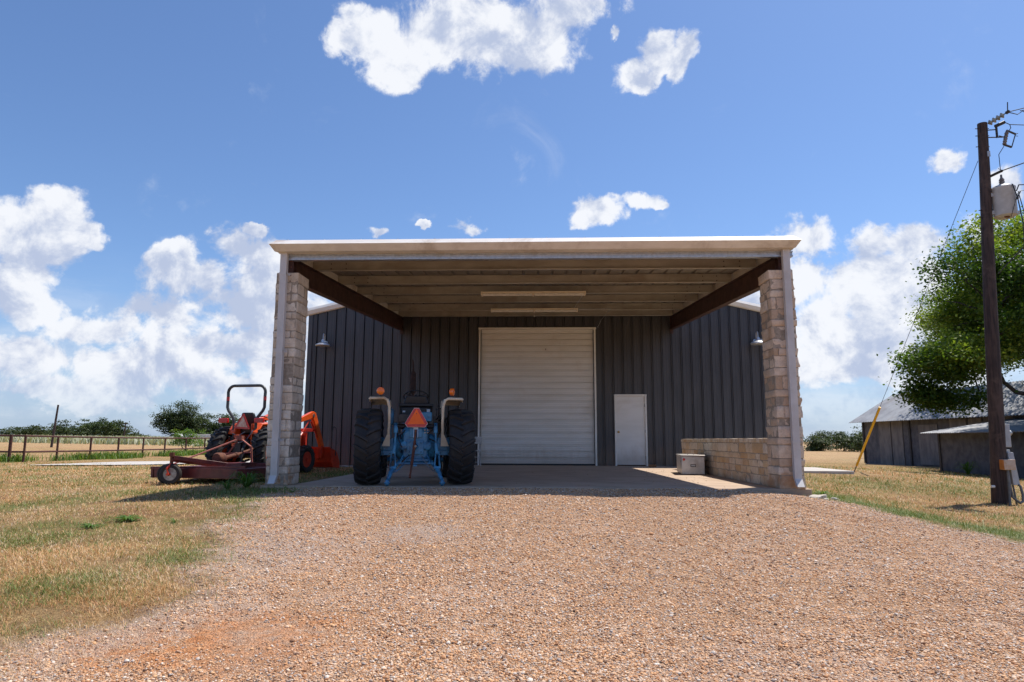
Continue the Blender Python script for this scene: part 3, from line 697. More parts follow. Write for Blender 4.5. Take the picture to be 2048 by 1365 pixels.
tint = np.concatenate([tint, rng.uniform(0, .24, len(tx))]); leng = np.concatenate([leng, rng.uniform(.04, .085, len(tx))]); wid = np.concatenate([wid, rng.uniform(.003, .005, len(tx))*np.clip(td*.15, .8, 2)])
turf = blades('dry_turf', x, y, leng, wid, tint, M['blade'], 1.0)
tag(turf, 'short dry straw-coloured turf with green patches', 'grass', kind='stuff')
# sparse dead thatch lying on the edge of the gravel
x, y, d = scatter(130000, 2.5, 10, 1.3)
s0 = rag(x, y); w_ = np.exp(-((s0 - .25) / .38) ** 2) * (x < 1) + np.exp(-((s0 - .1) / .2) ** 2) * (x > 1) * .5
w_ = np.maximum(w_, .8*np.exp(-(((x+1.1)/.6)**2 + ((y+4.0)/.45)**2)))
keep = (rng.random(len(x)) < w_ * np.clip(fbm(x*2, y*2, 3, 61)*2.2-.4, 0, 1)) & (y < -.1) & (s0 > -.2)
x, y = x[keep], y[keep]
th_ = blades('dead_thatch', x, y, rng.uniform(.02, .06, len(x)), rng.uniform(.0012, .0022, len(x)), rng.uniform(.78, 1, len(x)), M['blade'], 1.35, z=gzn(x, y) + .012)
tag(th_, 'pale dead thatch lying along the gravel edge', 'dry grass', kind='stuff')

# ------------------------------------------------------------------ slab, path
mb = MB()
mb.box(-4.15, 4.46, 0, 9.86, -.35, 0)
mb.box(-4.62, -4.152, .002, .62, -.35, -.004)
tag(mb.build('concrete_slab', M['concrete'], bevel=.012), kind='structure')
tag(MB().box(4.462, 8.28, 6.95, 9.5, -.4, .0).build('concrete_apron', M['path'], bevel=.01), kind='structure')
# pale path behind the grass on the left
pts = [(-19.6, 14.9), (-17.0, 15.5), (-14, 17.0), (-9, 18.6), (-4, 19.6), (-4, 22.0), (-10, 22.6), (-15, 22.6), (-18.5, 21.6), (-21.4, 18.6)]
n_ = 16
L1 = [(-20.3, 15.2), (-16.5, 15.6), (-13.5, 17.3), (-8, 18.4), (0, 19.2)]; L2 = [(-20.5, 15.6), (-19.5, 20.6), (-15, 22.4), (-8, 22.8), (0, 22.8)]
def interp(Lp, t):
    t *= len(Lp)-1; i = min(int(t), len(Lp)-2); f = t-i
    return (Lp[i][0]*(1-f)+Lp[i+1][0]*f, Lp[i][1]*(1-f)+Lp[i+1][1]*f)
V = []; F = []
for i in range(n_+1):
    for j in range(5):
        a = interp(L1, i/n_); c = interp(L2, i/n_); t = j/4
        x_, y_ = a[0]*(1-t)+c[0]*t, a[1]*(1-t)+c[1]*t
        V.append((x_, y_, g1(x_, y_) + .05))
for i in range(n_):
    for j in range(4): F.append((i*5+j, (i+1)*5+j, (i+1)*5+j+1, i*5+j+1))
tag(MB().add(V, F).build('path', M['path']), kind='structure')

# ------------------------------------------------------------------ metal building
WY = 9.82; XL, XR = -7.33, 7.20; EZ = 4.82; PIT = .235; XM = (XL + XR) / 2
bld = empty('metal_building', (XM, WY, 0), label='charcoal ribbed metal building with a white roll-up door behind the carport', cat='building')
def part(mb_, name, m_, parent=None, **kw):
    """build with world coordinates, parented to an unrotated thing"""
    parent = parent or bld
    o = mb_.build(name, m_, parent, **kw)
    base = parent
    off = Vector((0, 0, 0))
    while base is not None: off += base.location; base = base.parent
    o.location = -off
    return o
def gable(x): return EZ + PIT * ((x - XL) if x < XM else (XR - x))
GX0, GX1, GH = -1.86, 1.83, 4.25      # roll-up door opening
DX0, DX1, DH = 2.40, 3.36, 2.14       # walk door opening
per = .305
brk = [(0, 0), (.09, 0), (.095, -.004), (.125, -.004), (.13, 0), (.175, 0), (.18, -.004), (.21, -.004), (.215, 0), (.238, 0), (.246, -.042), (.264, -.042), (.268, .04), (.292, .04), (.295, 0), (.305, 0)]
xs = []
k = -1
x0 = XL - .02
while x0 + k*per < XR:
    for bx_, by_ in brk[:-1]: xs.append((x0 + k*per + bx_, by_))
    k += 1
xs = [p for p in xs if XL <= p[0] <= XR] + [(XL, 0), (XR, 0)]
def rib(xv):
    t = (xv - x0) % per
    for (a0, b0), (a1, b1) in zip(brk, brk[1:]):
        if a0 <= t <= a1: return b0 + (b1-b0) * (t-a0) / max(a1-a0, 1e-9)
    return 0
for xe in (GX0, GX1, DX0, DX1): xs.append((xe, rib(xe)))
xs.append((XM, rib(XM)))
xs = sorted(set((round(a, 5), b) for a, b in xs))
V = []; F = []
for (a, b), (c, e) in zip(xs, xs[1:]):
    if c - a < 1e-4: continue
    mid = (a + c) / 2
    zb = GH if GX0 < mid < GX1 else DH if DX0 < mid < DX1 else -.04
    i = len(V)
    V += [(a, WY+b, zb), (c, WY+e, zb), (c, WY+e, gable(c)), (a, WY+b, gable(a))]; F.append((i, i+1, i+2, i+3))
me_mb = MB().add(V, F)
wall = part(me_mb, 'front_wall', M['wall'], smooth=0)
mb = MB(); D_ = 24
part(MB().box(XL, XL+.08, WY+.004, WY+D_, -.3, EZ-.02), 'side_wall', M['wall']); part(MB().box(XR-.08, XR, WY+.004, WY+D_, -.3, EZ-.02), 'side_wall', M['wall']); part(MB().box(XL+.09, XR-.09, WY+D_-.1, WY+D_, -.3, EZ), 'rear_wall', M['wall'])
mb = MB()
rt = .06
for s_ in (-1, 1):
    xa = XL-.12 if s_ < 0 else XR+.12
    za = EZ - .12*PIT + .01; zm = gable(XM) + .01
    vs = [(xa, WY-.02, za), (XM, WY-.02, zm), (XM, WY+D_, zm), (xa, WY+D_, za)]
    vs2 = [(p[0], p[1], p[2]+rt) for p in vs]
    part(MB().add(vs+vs2, [(0,1,2,3),(7,6,5,4),(0,4,5,1),(1,5,6,2),(2,6,7,3),(3,7,4,0)]), 'roof', M['galv'])
mb = MB()
for xa, za, s_ in ((XL-.13, EZ-.13*PIT, 1), (XR+.13, EZ-.13*PIT, -1)):
    zm = gable(XM)
    sec = lambda xx, zz: [(xx, WY-.035, zz-.10), (xx, WY-.10, zz-.075), (xx, WY-.15, zz+.04), (xx, WY-.10, zz+.13), (xx, WY+.05, zz+.14), (xx, WY-.035, zz+.05)]
    part(MB().loft([sec(xa, za), sec(XM, zm)]), 'rake_trim', M['white_trim'])
part(MB().prism([(XL-.035, WY-.045), (XL+.10, WY-.045), (XL+.10, WY-.033), (XL-.006, WY-.033), (XL-.006, WY+.12), (XL-.035, WY+.12)], -.1, gable(XL)-.1, 'Z'), 'corner_trim', M['wall'])
part(MB().prism([(XR+.035, WY-.045), (XR+.035, WY+.12), (XR+.006, WY+.12), (XR+.006, WY-.033), (XR-.10, WY-.033), (XR-.10, WY-.045)], -.1, gable(XR)-.1, 'Z'), 'corner_trim', M['wall'])
# roll-up door
rd = part(MB().box(GX0, GX0+.055, WY-.055, WY+.10, 0, GH).box(GX1-.055, GX1, WY-.055, WY+.10, 0, GH).box(GX0-.015, GX1+.015, WY-.062, WY+.10, GH, GH+.055), 'roll_up_door', M['white_trim'])
mb = MB(); z = .05
prof = []
while z < GH - .02:
    prof += [(-.03, z), (.022, z+.002), (.024, z+.052), (.020, z+.055), (.020, z+.061), (.024, z+.064), (.024, z+.112), (.020, z+.115), (.020, z+.121), (.024, z+.124), (.028, z+.172), (-.03, z+.173)]
    z += .194
prof = [(p, q) for p, q in prof if q < GH]
V = []; F = []
for p, q in prof: V += [(GX0+.075, WY+.06-p, q), (GX1-.075, WY+.06-p, q)]
for i in range(len(prof)-1): F.append((2*i, 2*i+1, 2*i+3, 2*i+2))
part(MB().add(V, F), 'door_curtain', M['white_door'], rd, smooth=0)
for ta in (GX0+.056, GX1-.074): part(MB().box(ta, ta+.018, WY-.01, WY+.09, 0, GH-.01), 'door_track', M['black'], rd)
part(MB().box(GX0+.075, GX1-.075, WY+.02, WY+.06, .006, .05), 'bottom_seal', M['black'], rd)
part(MB().box(.25, .27, WY+.03, WY+.046, GH-.66, GH-.61), 'door_latch', M['dark_metal'], rd)
# walk door
wd = part(MB().box(DX0-.015, DX0+.035, WY-.05, WY+.1, 0, DH).box(DX1-.035, DX1+.015, WY-.05, WY+.1, 0, DH).box(DX0-.02, DX1+.02, WY-.056, WY+.1, DH, DH+.05), 'walk_door', M['white_trim'])
part(MB().box(DX0+.04, DX1-.04, WY-.012, WY+.03, .03, DH-.006), 'door_leaf', M['white_door'], wd, bevel=.003)
part(MB().lathe([(0, -.07), (.02, -.07), (.03, -.055), (.03, -.04), (.012, -.03), (.012, -.015), (.036, -.012), (.036, 0)], (DX0+.10, WY-.012, 1.03), 'Y', 16), 'door_knob', M['brass'], wd)
for zz in (.25, 1.05, 1.85):
    part(MB().box(DX1-.05, DX1-.036, WY-.03, WY-.012, zz-.05, zz+.05), 'hinge', M['steel'], wd)
# floor joint strip
part(MB().box(XL, XR, WY-.012, WY-.004, -.06, -.042), 'base_trim', M['white_trim'])

# barn lamps
def barn_lamp(x_, z_, label):
    t = empty('barn_lamp', (x_, WY, z_), label=label, cat='lamp', group='gooseneck barn lamps on the wall')
    sh = MB().lathe([(.222, -.02), (.235, 0), (.232, .012), (.20, .045), (.14, .075), (.075, .098), (.055, .12), (.05, .17), (.03, .20)], (0, -.36, -.10), 'Z', 32).build('lamp_shade', M['lamp'], t)
    MB().lathe([(0, .01), (.03, .012), (.05, .04), (.04, .085), (.02, .1)], (0, -.36, -.13), 'Z', 16).build('bulb', M['tube_glass'], sh)
    pts = [(0, -.36, .10)]
    for k_ in range(9):
        a = math.pi * k_ / 8
        pts.append((0, -.36 + .085*(1-math.cos(a)), .20 + .085*math.sin(a)))
    pts += [(0, -.19, .10), (0, -.16, .05), (0, -.03, .03)]
    MB().tube(pts, .013, 10).build('gooseneck', M['lamp'], t)
    MB().lathe([(.055, 0), (.055, -.02), (.03, -.035), (.012, -.036)], (0, -.03, .03), 'Y', 20).build('wall_plate', M['lamp'], t)
    MB().box(.05, .12, -.42, -.33, .0, .035).tube([(.06, -.36, .02), (.03, -.36, .01)], .012).build('sensor', M['lamp'], t)
    return t
barn_lamp(-6.76, 3.80, 'white gooseneck barn lamp standing clear on the wall above the orange loader')
barn_lamp(6.78, 3.83, 'white gooseneck barn lamp half hidden behind the tan stone column')

# ------------------------------------------------------------------ carport
SL = .0725
cp = empty('carport', (0, 0, 0), label='open steel carport roof with white gutter and rust-brown beams before the building', cat='carport')
def P(mb_, name, m_, parent=None, **kw): return part(mb_, name, m_, parent or cp, **kw)
CX0, CX1 = -4.40, 4.22
# rafters (I sections)
for xc, s_ in ((-4.34, 1), (4.22, -1)):
    def sec(y_, z0, z1):
        w = .075; t = .012
        return [(xc-w, y_, z0), (xc+w, y_, z0), (xc+w, y_, z0+t), (xc+.006, y_, z0+t), (xc+.006, y_, z1-t), (xc+w, y_, z1-t), (xc+w, y_, z1), (xc-w, y_, z1), (xc-w, y_, z1-t), (xc-.006, y_, z1-t), (xc-.006, y_, z0+t), (xc-w, y_, z0+t)]
    y0_, y1_ = .06, WY-.05
    b = MB().loft([sec(y0_, 3.52+SL*y0_, 3.925+SL*y0_), sec(y1_, 3.52+SL*y1_, 3.925+SL*y1_)])
    P(b, 'rafter_beam', M['beam'], smooth=0)
    P(MB().box(xc-.09, xc+.09, .02, .035, 3.40, 3.93).box(xc-.08, xc+.08, .20, .215, 3.45, 3.93).box(xc-.10, xc+.10, .0361, .1999, 3.40, 3.45), 'end_plate', M['beam'])
    P(MB().box(xc-.05, xc+.05, WY-.048, WY-.034, 4.10, 4.62), 'wall_plate', M['beam'])
    P(MB().box(xc-.075, xc+.075, .05, .19, 2.9, 3.40), 'beam_post', M['beam'])
    for zz in (3.5, 3.6, 3.75, 3.86):
        for xx in (-.05, .05): P(MB().lathe([(.016, 0), (.016, -.016), (0, -.018)], (xc+xx, .02, zz), 'Y', 6), 'bolt', M['rust'])
# purlins
PY = [1.50, 3.18, 4.74, 6.27, 8.08, 9.62]
def purlin(y_, name='purlin', m_=None):
    zb = 3.94 + SL*y_; h = .205
    sec = lambda xx: [(xx, y_-.065, zb+.018), (xx, y_-.063, zb), (xx, y_, zb), (xx, y_, zb+h-.002), (xx, y_+.062, zb+h-.002), (xx, y_+.062, zb+h-.018), (xx, y_+.059, zb+h-.018), (xx, y_+.059, zb+h-.005), (xx, y_-.003, zb+h-.005), (xx, y_-.003, zb+.003), (xx, y_-.060, zb+.003), (xx, y_-.062, zb+.018)]
    return P(MB().loft([sec(CX0-.02), sec(CX1+.02)]), name, m_ or M['purlin'], smooth=0)
for y_ in PY: purlin(y_)
# side zee clips with bolts at purlin ends
mb = MB()
for y_ in PY[:-1]:
    zb = 3.94+SL*y_
    for xx in (-4.05, -3.75, 3.62, 3.92):
        for dz in (.05, .15): P(MB().lathe([(.012, 0), (.012, -.012), (0, -.013)], (xx, y_-.003, zb+dz), 'Y', 6), 'bolt', M['dark_metal'])
# eave strut (light galvanised channel in front)
mb = MB()
zb = 3.865
sec = lambda xx: [(xx, -.005, zb), (xx, -.035, zb+.0), (xx, -.035, zb+.028), (xx, -.012, zb+.034), (xx, -.012, zb+.075), (xx, -.035, zb+.08), (xx, -.035, zb+.10), (xx, .07, zb+.10), (xx, .07, zb)]
mb.loft([sec(-4.46), sec(4.36)])
P(mb, 'eave_strut', M['galv'], smooth=0)
# roof deck (ribbed)
V = []; F = []
dx_ = [(0, 0), (.22, 0), (.235, .03), (.275, .03), (.29, 0)]
pts = []
x_ = -4.5
while x_ < 4.36:
    for a, b in dx_: pts.append((min(x_+a, 4.36), b))
    x_ += .305
zf = lambda y_: 4.149 + SL*y_
for xx, b in pts: V += [(xx, -.12, zf(-.12)+b), (xx, WY-.04, zf(WY-.04)+b), (xx, -.12, zf(-.12)+b+.004), (xx, WY-.04, zf(WY-.04)+b+.004)]
for i in range(len(pts)-1):
    a = 4*i; c = 4*i+4
    F += [(a, a+1, c+1, c), (a+2, c+2, c+3, a+3), (a, c, c+2, a+2)]
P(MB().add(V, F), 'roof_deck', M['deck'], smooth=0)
# gutter (sculptured): mitred profile in front
gp = [(-.035, 3.968), (-.22, 3.968), (-.335, 4.07), (-.20, 4.175), (-.10, 4.185), (-.10, 4.16), (-.19, 4.155), (-.30, 4.075), (-.20, 3.985), (-.035, 3.985)]
def gsec(x_, s_):   # ends raked with the mitre: further out where the profile is further forward
    return [(x_ + s_*(-yy-.035)*.55, yy, zz) for yy, zz in gp]
P(MB().loft([gsec(-4.40, -1), gsec(4.24, 1)]), 'gutter', M['gutter'], smooth=0)
P(MB().box(-4.5, 4.36, -.10, -.034, 3.992, 4.149), 'fascia_back', M['gutter'])
mb = MB()
for i in range(14): P(MB().box(-4.3+i*.64, -4.288+i*.64, -.19, -.1, 4.181, 4.190), 'gutter_strap', M['galv'])
# rake trim along the two sides
for s_, xe in ((-1, -4.42), (1, 4.28)):
    def rs(y_):
        z = SL*y_
        return [(xe, y_, 3.99+z), (xe+s_*.085, y_, 3.99+z), (xe+s_*.16, y_, 4.08+z), (xe+s_*.10, y_, 4.185+z), (xe-s_*.02, y_, 4.19+z), (xe, y_, 4.15+z)]
    P(MB().loft([rs(-.02), rs(WY-.05)]), 'rake_trim', M['gutter'], smooth=0)
# downspouts
def spout(xt, xb):
    w = .112; d0, d1 = -.135, -.045
    t = Vector((xt, 0, 3.99)); 
    V = []
    def ring(xc, yc, z_, tilt=0): return [(xc-w/2, d0+yc, z_), (xc+w/2, d0+yc, z_), (xc+w/2, d1+yc, z_+tilt), (xc-w/2, d1+yc, z_+tilt)]
    secs = [ring(xt, 0, 3.98), ring(xb, 0, .17, .035), ring(xb, -.10, .045, -.045+.06)]
    o = MB().loft(secs, cap=False)
    # grooves: thin proud strips read as the pressed ribs
    for dx in (-.028, 0, .028): o.bar((xt+dx, d0-.001, 3.97), (xb+dx, d0-.001, .19), .006, .004, up=(0, 1, 0))
    s1 = P(o, 'downspout', M['spout'], smooth=30)
    for z_ in (.75, 2.25, 3.6):
        xc = xb + (xt-xb)*z_/4
        P(MB().box(xc-w/2-.012, xc+w/2+.012, d0-.006, d0-.002, z_-.018, z_+.018).box(xc+w/2+.004, xc+w/2+.012, d0-.006, -.045, z_-.018, z_+.018).box(xc+w/2+.004, xc+w/2+.045, -.05, -.044, z_-.018, z_+.018), 'strap', M['spout'], s1)
spout(-4.375, -4.345); spout(4.215, 4.205)

# fluorescent fixtures
def fixture(y_, label, cord=False):
    zc = 3.94 + SL*y_ - .012
    t = empty('strip_light', (-.085, y_, zc), label=label, cat='light', group='strip lights under the carport roof')
    MB().prism([(-.105, 0), (.105, 0), (.105, -.012), (.05, -.05), (-.05, -.05), (-.105, -.012)], -1.24, 1.24, 'X').build('housing', M['fluor_body'], t)
    for yy in (-.07, .07):
        for xa, xb in ((-1.2, -.03), (.03, 1.2)):
            MB().tube([(xa, yy, -.055), (xb, yy, -.055)], .017, 12).build('tube', M['tube_glass'], t)
    for xx in (-1.22, 0, 1.22):
        MB().box(xx-.02, xx+.02, -.095, .095, -.08, -.012).build('lamp_holder', M['fluor_body'], t, bevel=.004)
    if cord: MB().tube([(0, 0, -.05), (0, -.01, -.2)], .003, 6).lathe([(0, -.02), (.01, -.02), (.012, .02), (0, .03)], (0, -.01, -.21), 'Z', 8).build('pull_cord', M['white_trim'], t)
    return t
fixture(4.35, 'long cream strip light nearer the front of the carport')
fixture(7.62, 'cream strip light further back, with a short pull cord', True)
P(MB().tube([(1.1, 4.4, 4.2), (1.02, 7.5, 4.43)], .006, 6).tube([(1.15, 7.62, 4.47), (2.1, 7.7, 4.49), (2.02, 9.75, 4.55), (1.9, 9.78, 4.3)], .006, 6), 'conduit', M['galv'])

# ------------------------------------------------------------------ stonework
def stone_block(V, T, F, x0, x1, y0, y1, z0, z1, seed, rough=.018, n=5, tint=None):
    """split-faced block: rounded, noisy box; faces not on the outside stay put through overlap with the core"""
    tint = random.random() if tint is None else tint
    cx_, cy_, cz_ = (x0+x1)/2, (y0+y1)/2, (z0+z1)/2; hx, hy, hz_ = (x1-x0)/2, (y1-y0)/2, (z1-z0)/2
    idx_ = {}
    def vid(i, j, k):
        key = (i, j, k)
        if key in idx_: return idx_[key]
        u, v, w = i/n*2-1, j/n*2-1, k/n*2-1
        p = Vector((cx_+u*hx, cy_+v*hy, cz_+w*hz_))
        e = sorted((abs(u), abs(v), abs(w)))
        edge = max(0, e[1]-.72)/.28
        q = Vector((p.x*4.5+seed, p.y*4.5, p.z*4.5)); nz = mnoise.noise(q) + .6*mnoise.noise(q*2.7)
        d = Vector((u if abs(u) > .99 else 0, v if abs(v) > .99 else 0, 0))
        out = d * (rough * (nz*1.0 + .25) - edge * .008)
        p += out
        if abs(w) > .99: p.z -= math.copysign(.004*edge + .003*nz, w)
        V.append(p); T.append(min(1, max(0, tint + nz*.07))); idx_[key] = len(V)-1
        return idx_[key]
    for a in range(n):
        for b in range(n):
            F.append((vid(a, b, 0), vid(a, b+1, 0), vid(a+1, b+1, 0), vid(a+1, b, 0)))
            F.append((vid(a, b, n), vid(a+1, b, n), vid(a+1, b+1, n), vid(a, b+1, n)))
            F.append((vid(a, 0, b), vid(a+1, 0, b), vid(a+1, 0, b+1), vid(a, 0, b+1)))
            F.append((vid(a, n, b), vid(a, n, b+1), vid(a+1, n, b+1), vid(a+1, n, b)))
            F.append((vid(0, a, b), vid(0, a, b+1), vid(0, a+1, b+1), vid(0, a+1, b)))
            F.append((vid(n, a, b), vid(n, a+1, b), vid(n, a+1, b+1), vid(n, a, b+1)))
def stones_obj(name, V, T, F, m_, parent=None):
    o = fast_mesh(name, np.array([tuple(v) for v in V]), np.array(F), m_, {'tint': np.array(T)}, smooth=True)
    o.data.set_sharp_from_angle(angle=R(50))
    if parent: o.parent = parent; o.location = -parent.location
    return o
def column(x0, x1, y0, y1, ztop, heights, m_, label, seed, rough):
    random.seed(seed)
    t = empty('stone_column', ((x0+x1)/2, (y0+y1)/2, 0), label=label, cat='column', group='stone columns at the carport corners')
    V, T, F = [], [], []; g = .003
    tot = sum(heights); z = -.004; k = 0
    for h in heights:
        h = h/tot*(ztop+.004); fx = random.choice((.22, .32, .7, .78, .6)); fy = random.choice((.35, .6, .7, .45))
        xm = x0+(x1-x0)*fx; ym = y0+(y1-y0)*fy
        jx = random.uniform(-.012, .012); jy = random.uniform(-.012, .012)
        two = random.random() < .62
        cols = [(x0, xm), (xm, x1)] if two else [(x0, x1)]
        for (xa, xb) in cols:
            for (ya, yb) in ([(y0, ym), (ym, y1)]):
                stone_block(V, T, F, xa+g+(jx if xa == x0 else 0), xb-g+(jx if xb == x1 else 0), ya+g+(jy if ya == y0 else 0), yb-g, z+g, z+h-g, random.random()*50, rough, 6)
        z += h
    stones_obj('stonework', V, T, F, m_, t)
    o = MB().box(x0+.011, x1-.011, y0+.011, y1-.011, .001, ztop-.02).build('mortar_core', M['mortar'], t); o.location = -t.location
    return t
HL = [.20, .135, .15, .20, .13, .12, .20, .165, .12, .19, .13, .15, .21, .14, .16, .18, .13, .22, .12, .20, .13, .21, .19]
column(-4.545, -4.145, 0.0, .545, 3.655, HL, M['stone_l'], 'pale cream limestone column beside the red mower, rust stained at its foot', 11, .010)
HR = [.22, .14, .13, .22, .12, .19, .13, .20, .15, .12, .23, .14, .20, .13, .16, .21, .12, .18, .20, .13, .19, .16]
column(3.955, 4.365, 0.0, .545, 3.645, HR, M['stone_r'], 'rough tan limestone column joined to the low stone wall', 23, .022)
# low wall
random.seed(5)
lw = empty('low_stone_wall', (4.16, 4.1, 0), label='knee-high golden limestone wall behind the aluminium box', cat='wall')
V, T, F = [], [], []; Y0, Y1 = .556, 7.62
z = -.004
for ci, h in enumerate((.175, .135, .125, .115, .185)):
    for (xa, xb, sd_) in ((3.965, 4.16, 0), (4.162, 4.355, 9)):
        y_ = Y0
        while y_ < Y1 - .05:
            ln = random.uniform(.24, .62) if ci in (0, 4) else random.uniform(.22, .5)
            ye = min(y_+ln, Y1)
            if Y1-ye < .12: ye = Y1
            stone_block(V, T, F, xa, xb, y_+.003, ye-.003, z+.003, z+h-.003, random.random()*50, .012, 4)
            y_ = ye
    z += h
y_ = Y0
while y_ < Y1-.02:
    ln = random.uniform(.06, .12); ye = min(y_+ln, Y1)
    stone_block(V, T, F, 3.955, 4.365, y_+.003, ye-.003, z+.004, z+.082+random.uniform(-.004, .004), random.random()*50, .009, 3)
    y_ = ye
stones_obj('stonework', V, T, F, M['stone_w'], lw)
o = MB().box(3.972, 4.348, Y0+.01, Y1-.02, .001, z+.06).build('mortar_core', M['mortar'], lw); o.location = -lw.location

# rubble stones at the slab corner
def rock(x_, y_, r, label, seed, sq=(1, .8, .6)):
    random.seed(seed); V, T, F = [], [], []
    stone_block(V, T, F, -r*sq[0], r*sq[0], -r*sq[1], r*sq[1], -r*sq[2]*.4, r*sq[2], seed*3.3, r*.35, 4, .5)
    for v in V:
        l = v.length; v *= (1 - .25*max(0, l/r-1))
    o = stones_obj('rubble_stone', V, T, F, M['rubble']); o.location = (x_, y_, g1(x_, y_)+.01); o.rotation_euler = (.2*seed % .5, .1, seed*1.3)
    tag(o, label, 'stone', 'broken stones by the tan column')
rock(4.46, -.34, .085, 'largest pale broken stone beside the slab corner', 3)
rock(4.30, -.50, .07, 'flat wide chalky stone beside the largest broken stone', 4, (1.3, .9, .45))
rock(4.56, -.60, .06, 'small rounded pale stone nearest the grass', 6, (1, .9, .7))
rock(4.40, -.66, .035, 'tiny pale stone chip in front of the broken stones', 8)

# aluminium box
t = empty('storage_box', (3.62, 5.05, 0), -.12, label='dented aluminium storage box standing by the low stone wall', cat='box')
MB().box(-.255, .255, -.70, .70, .012, .415).build('box_body', M['alu'], t, bevel=.012)
MB().box(-.27, .27, -.715, .715, .417, .445).build('lid', M['alu'], t, bevel=.008)
MB().tube([(-.08, -.3, .445), (-.07, -.3, .47), (.05, -.28, .47), (.06, -.28, .445)], .007, 8).build('lid_handle', M['dark_metal'], t)
MB().lathe([(.028, 0), (.028, -.012), (.02, -.016), (0, -.016)], (-.20, -.70, .345), 'Y', 16).build('reflector', M['red_refl'], t)
MB().lathe([(.030, 0), (.028, -.01), (0, -.01)], (-.257, -.45, .30), 'Y', 12, M4=Matrix.Rotation(math.pi/2, 4, 'Z')).build('lock', M['dark_metal'], t)
mb = MB()
mb.box(-.06, .06, -.7045, -.7008, .18, .24)
mb.build('latch_plate', M['dark_metal'], t, bevel=.02)
MB().box(-.045, .045, -.7062, -.7048, .195, .225).build('latch_face', M['tag'], t)
tag(MB().box(-.11, .11, -.06, .06, 0, .075).build('timber_block', M['timber'], loc=(3.36, 8.9, .002), bevel=.006), 'short brown timber block against the wall behind the box', 'timber block')

# folding chair behind the tractor tyre
t = empty('folding_chair', (-1.93, 9.0, 0), .35, label='white folding chair standing behind the blue tractor tyre', cat='chair')
for s_ in (-.21, .21):
    MB().tube([(s_, .22, .0), (s_, -.02, .45), (s_, -.2, .84)], .011, 8).build('leg', M['chair'], t)
    MB().tube([(s_*.9, -.22, .0), (s_*.9, -.02, .40), (s_*.9, .12, .45)], .011, 8).build('leg', M['chair'], t)
MB().box(-.21, .21, -.16, .22, .44, .465).build('seat', M['chair'], t, bevel=.01)
MB().box(-.22, .22, -.012, .012, -.11, .11, Matrix.Translation((0, -.17, .76)) @ Matrix.Rotation(.4, 4, 'X')).build('backrest', M['chair'], t, bevel=.008)
MB().tube([(-.19, -.17, .12), (.19, -.17, .12)], .008, 8).tube([(-.21, .1, .26), (.21, .1, .26)], .008, 8).build('stretcher', M['chair'], t)

# ------------------------------------------------------------------ tractors
def ag_tyre(Rr, w, lugs, seg=56, lug_h=.040, sgn=1, rim_r=None):
    rim_r = rim_r or Rr*.52; h = w/2; Rc = Rr - lug_h
    prof = [(rim_r, -h*.62), (rim_r+.02, -h*.78), (rim_r+(Rc-rim_r)*.45, -h*1.0), (rim_r+(Rc-rim_r)*.78, -h*.97), (Rc-.028, -h*.86), (Rc-.008, -h*.55), (Rc, 0)]
    prof = prof + [(r, -x) for r, x in prof[-2::-1]]
    mb = MB().lathe(prof, (0, 0, 0), 'X', seg, closed=True)
    def surf(t):   # lateral 0..1 -> radius
        return Rc - .030*t**2.2
    for i in range(lugs):
        for side in (-1, 1):
            ph0 = 2*math.pi*(i + (.5 if side > 0 else 0))/lugs
            secs = []; K = 5; lw_ = .058*Rr/.66; dphi = .19
            for k in range(K+1):
                t = -.06 + 1.04*k/K
                ph = ph0 - sgn*dphi*t*(w/Rr/.65)
                lat = side*h*t*.98
                rb = surf(abs(t))-.012; rt_ = surf(abs(t)) + lug_h*(1 if t < .85 else .8)
                wd = lw_/Rr/2; 
                pts = []
                for (rr, a) in ((rb, -wd*1.35), (rb, wd*1.35), (rt_, wd*.8), (rt_, -wd*.8)):
                    pts.append((lat, rr*math.cos(ph+a), rr*math.sin(ph+a)))
                secs.append(pts)
            # wrap over the shoulder
            ph = ph0 - sgn*dphi*1.06*(w/Rr/.65); pts = []
            for (rr, a) in ((Rc-.10, -wd*1.2), (Rc-.10, wd*1.2), (Rc-.075, wd*.8), (Rc-.075, -wd*.8)):
                pts.append((side*h*(1.0 if rr < Rc-.09 else 1.06), rr*math.cos(ph+a), rr*math.sin(ph+a)))
            secs.append(pts)
            mb.loft(secs)
    return mb
def wheel(parent, pos, Rr, w, lugs, rim_mat, out, name='rear_wheel', lug_h=.034, cage=None, steer=0.0):
    """out: +1 if the outer face looks to +x"""
    wh = empty(name, pos); wh.parent = parent; wh.rotation_euler = (0, 0, steer)
    ty = ag_tyre(Rr, w, lugs, lug_h=lug_h*1.15, sgn=1).build('tyre', M['rubber'], wh, smooth=40)
    rr = Rr*.53
    prof = [(rr+.015, -w*.34), (rr, -w*.33), (rr-.03, -w*.2), (rr-.03, w*.2), (rr, w*.33), (rr+.015, w*.34)]
    rim = MB().lathe(prof, (0, 0, 0), 'X', 36)
    d = out*w*.02
    rim.lathe([(rr-.028, d), (rr*.82, d+out*.035), (rr*.5, d+out*.02), (rr*.42, d+out*.06), (0, d+out*.06)], (0, 0, 0), 'X', 36)
    rim.lathe([(.055, d+out*.05), (.055, d+out*.10), (0, d+out*.105)], (0, 0, 0), 'X', 16)
    for k in range(8):
        a = k*math.pi/4; rim.lathe([(.012, d+out*.055), (.012, d+out*.08), (0, d+out*.082)], (0, rr*.3*math.cos(a), rr*.3*math.sin(a)), 'X', 6)
    rim.build('rim', rim_mat, wh, smooth=35)
    return wh

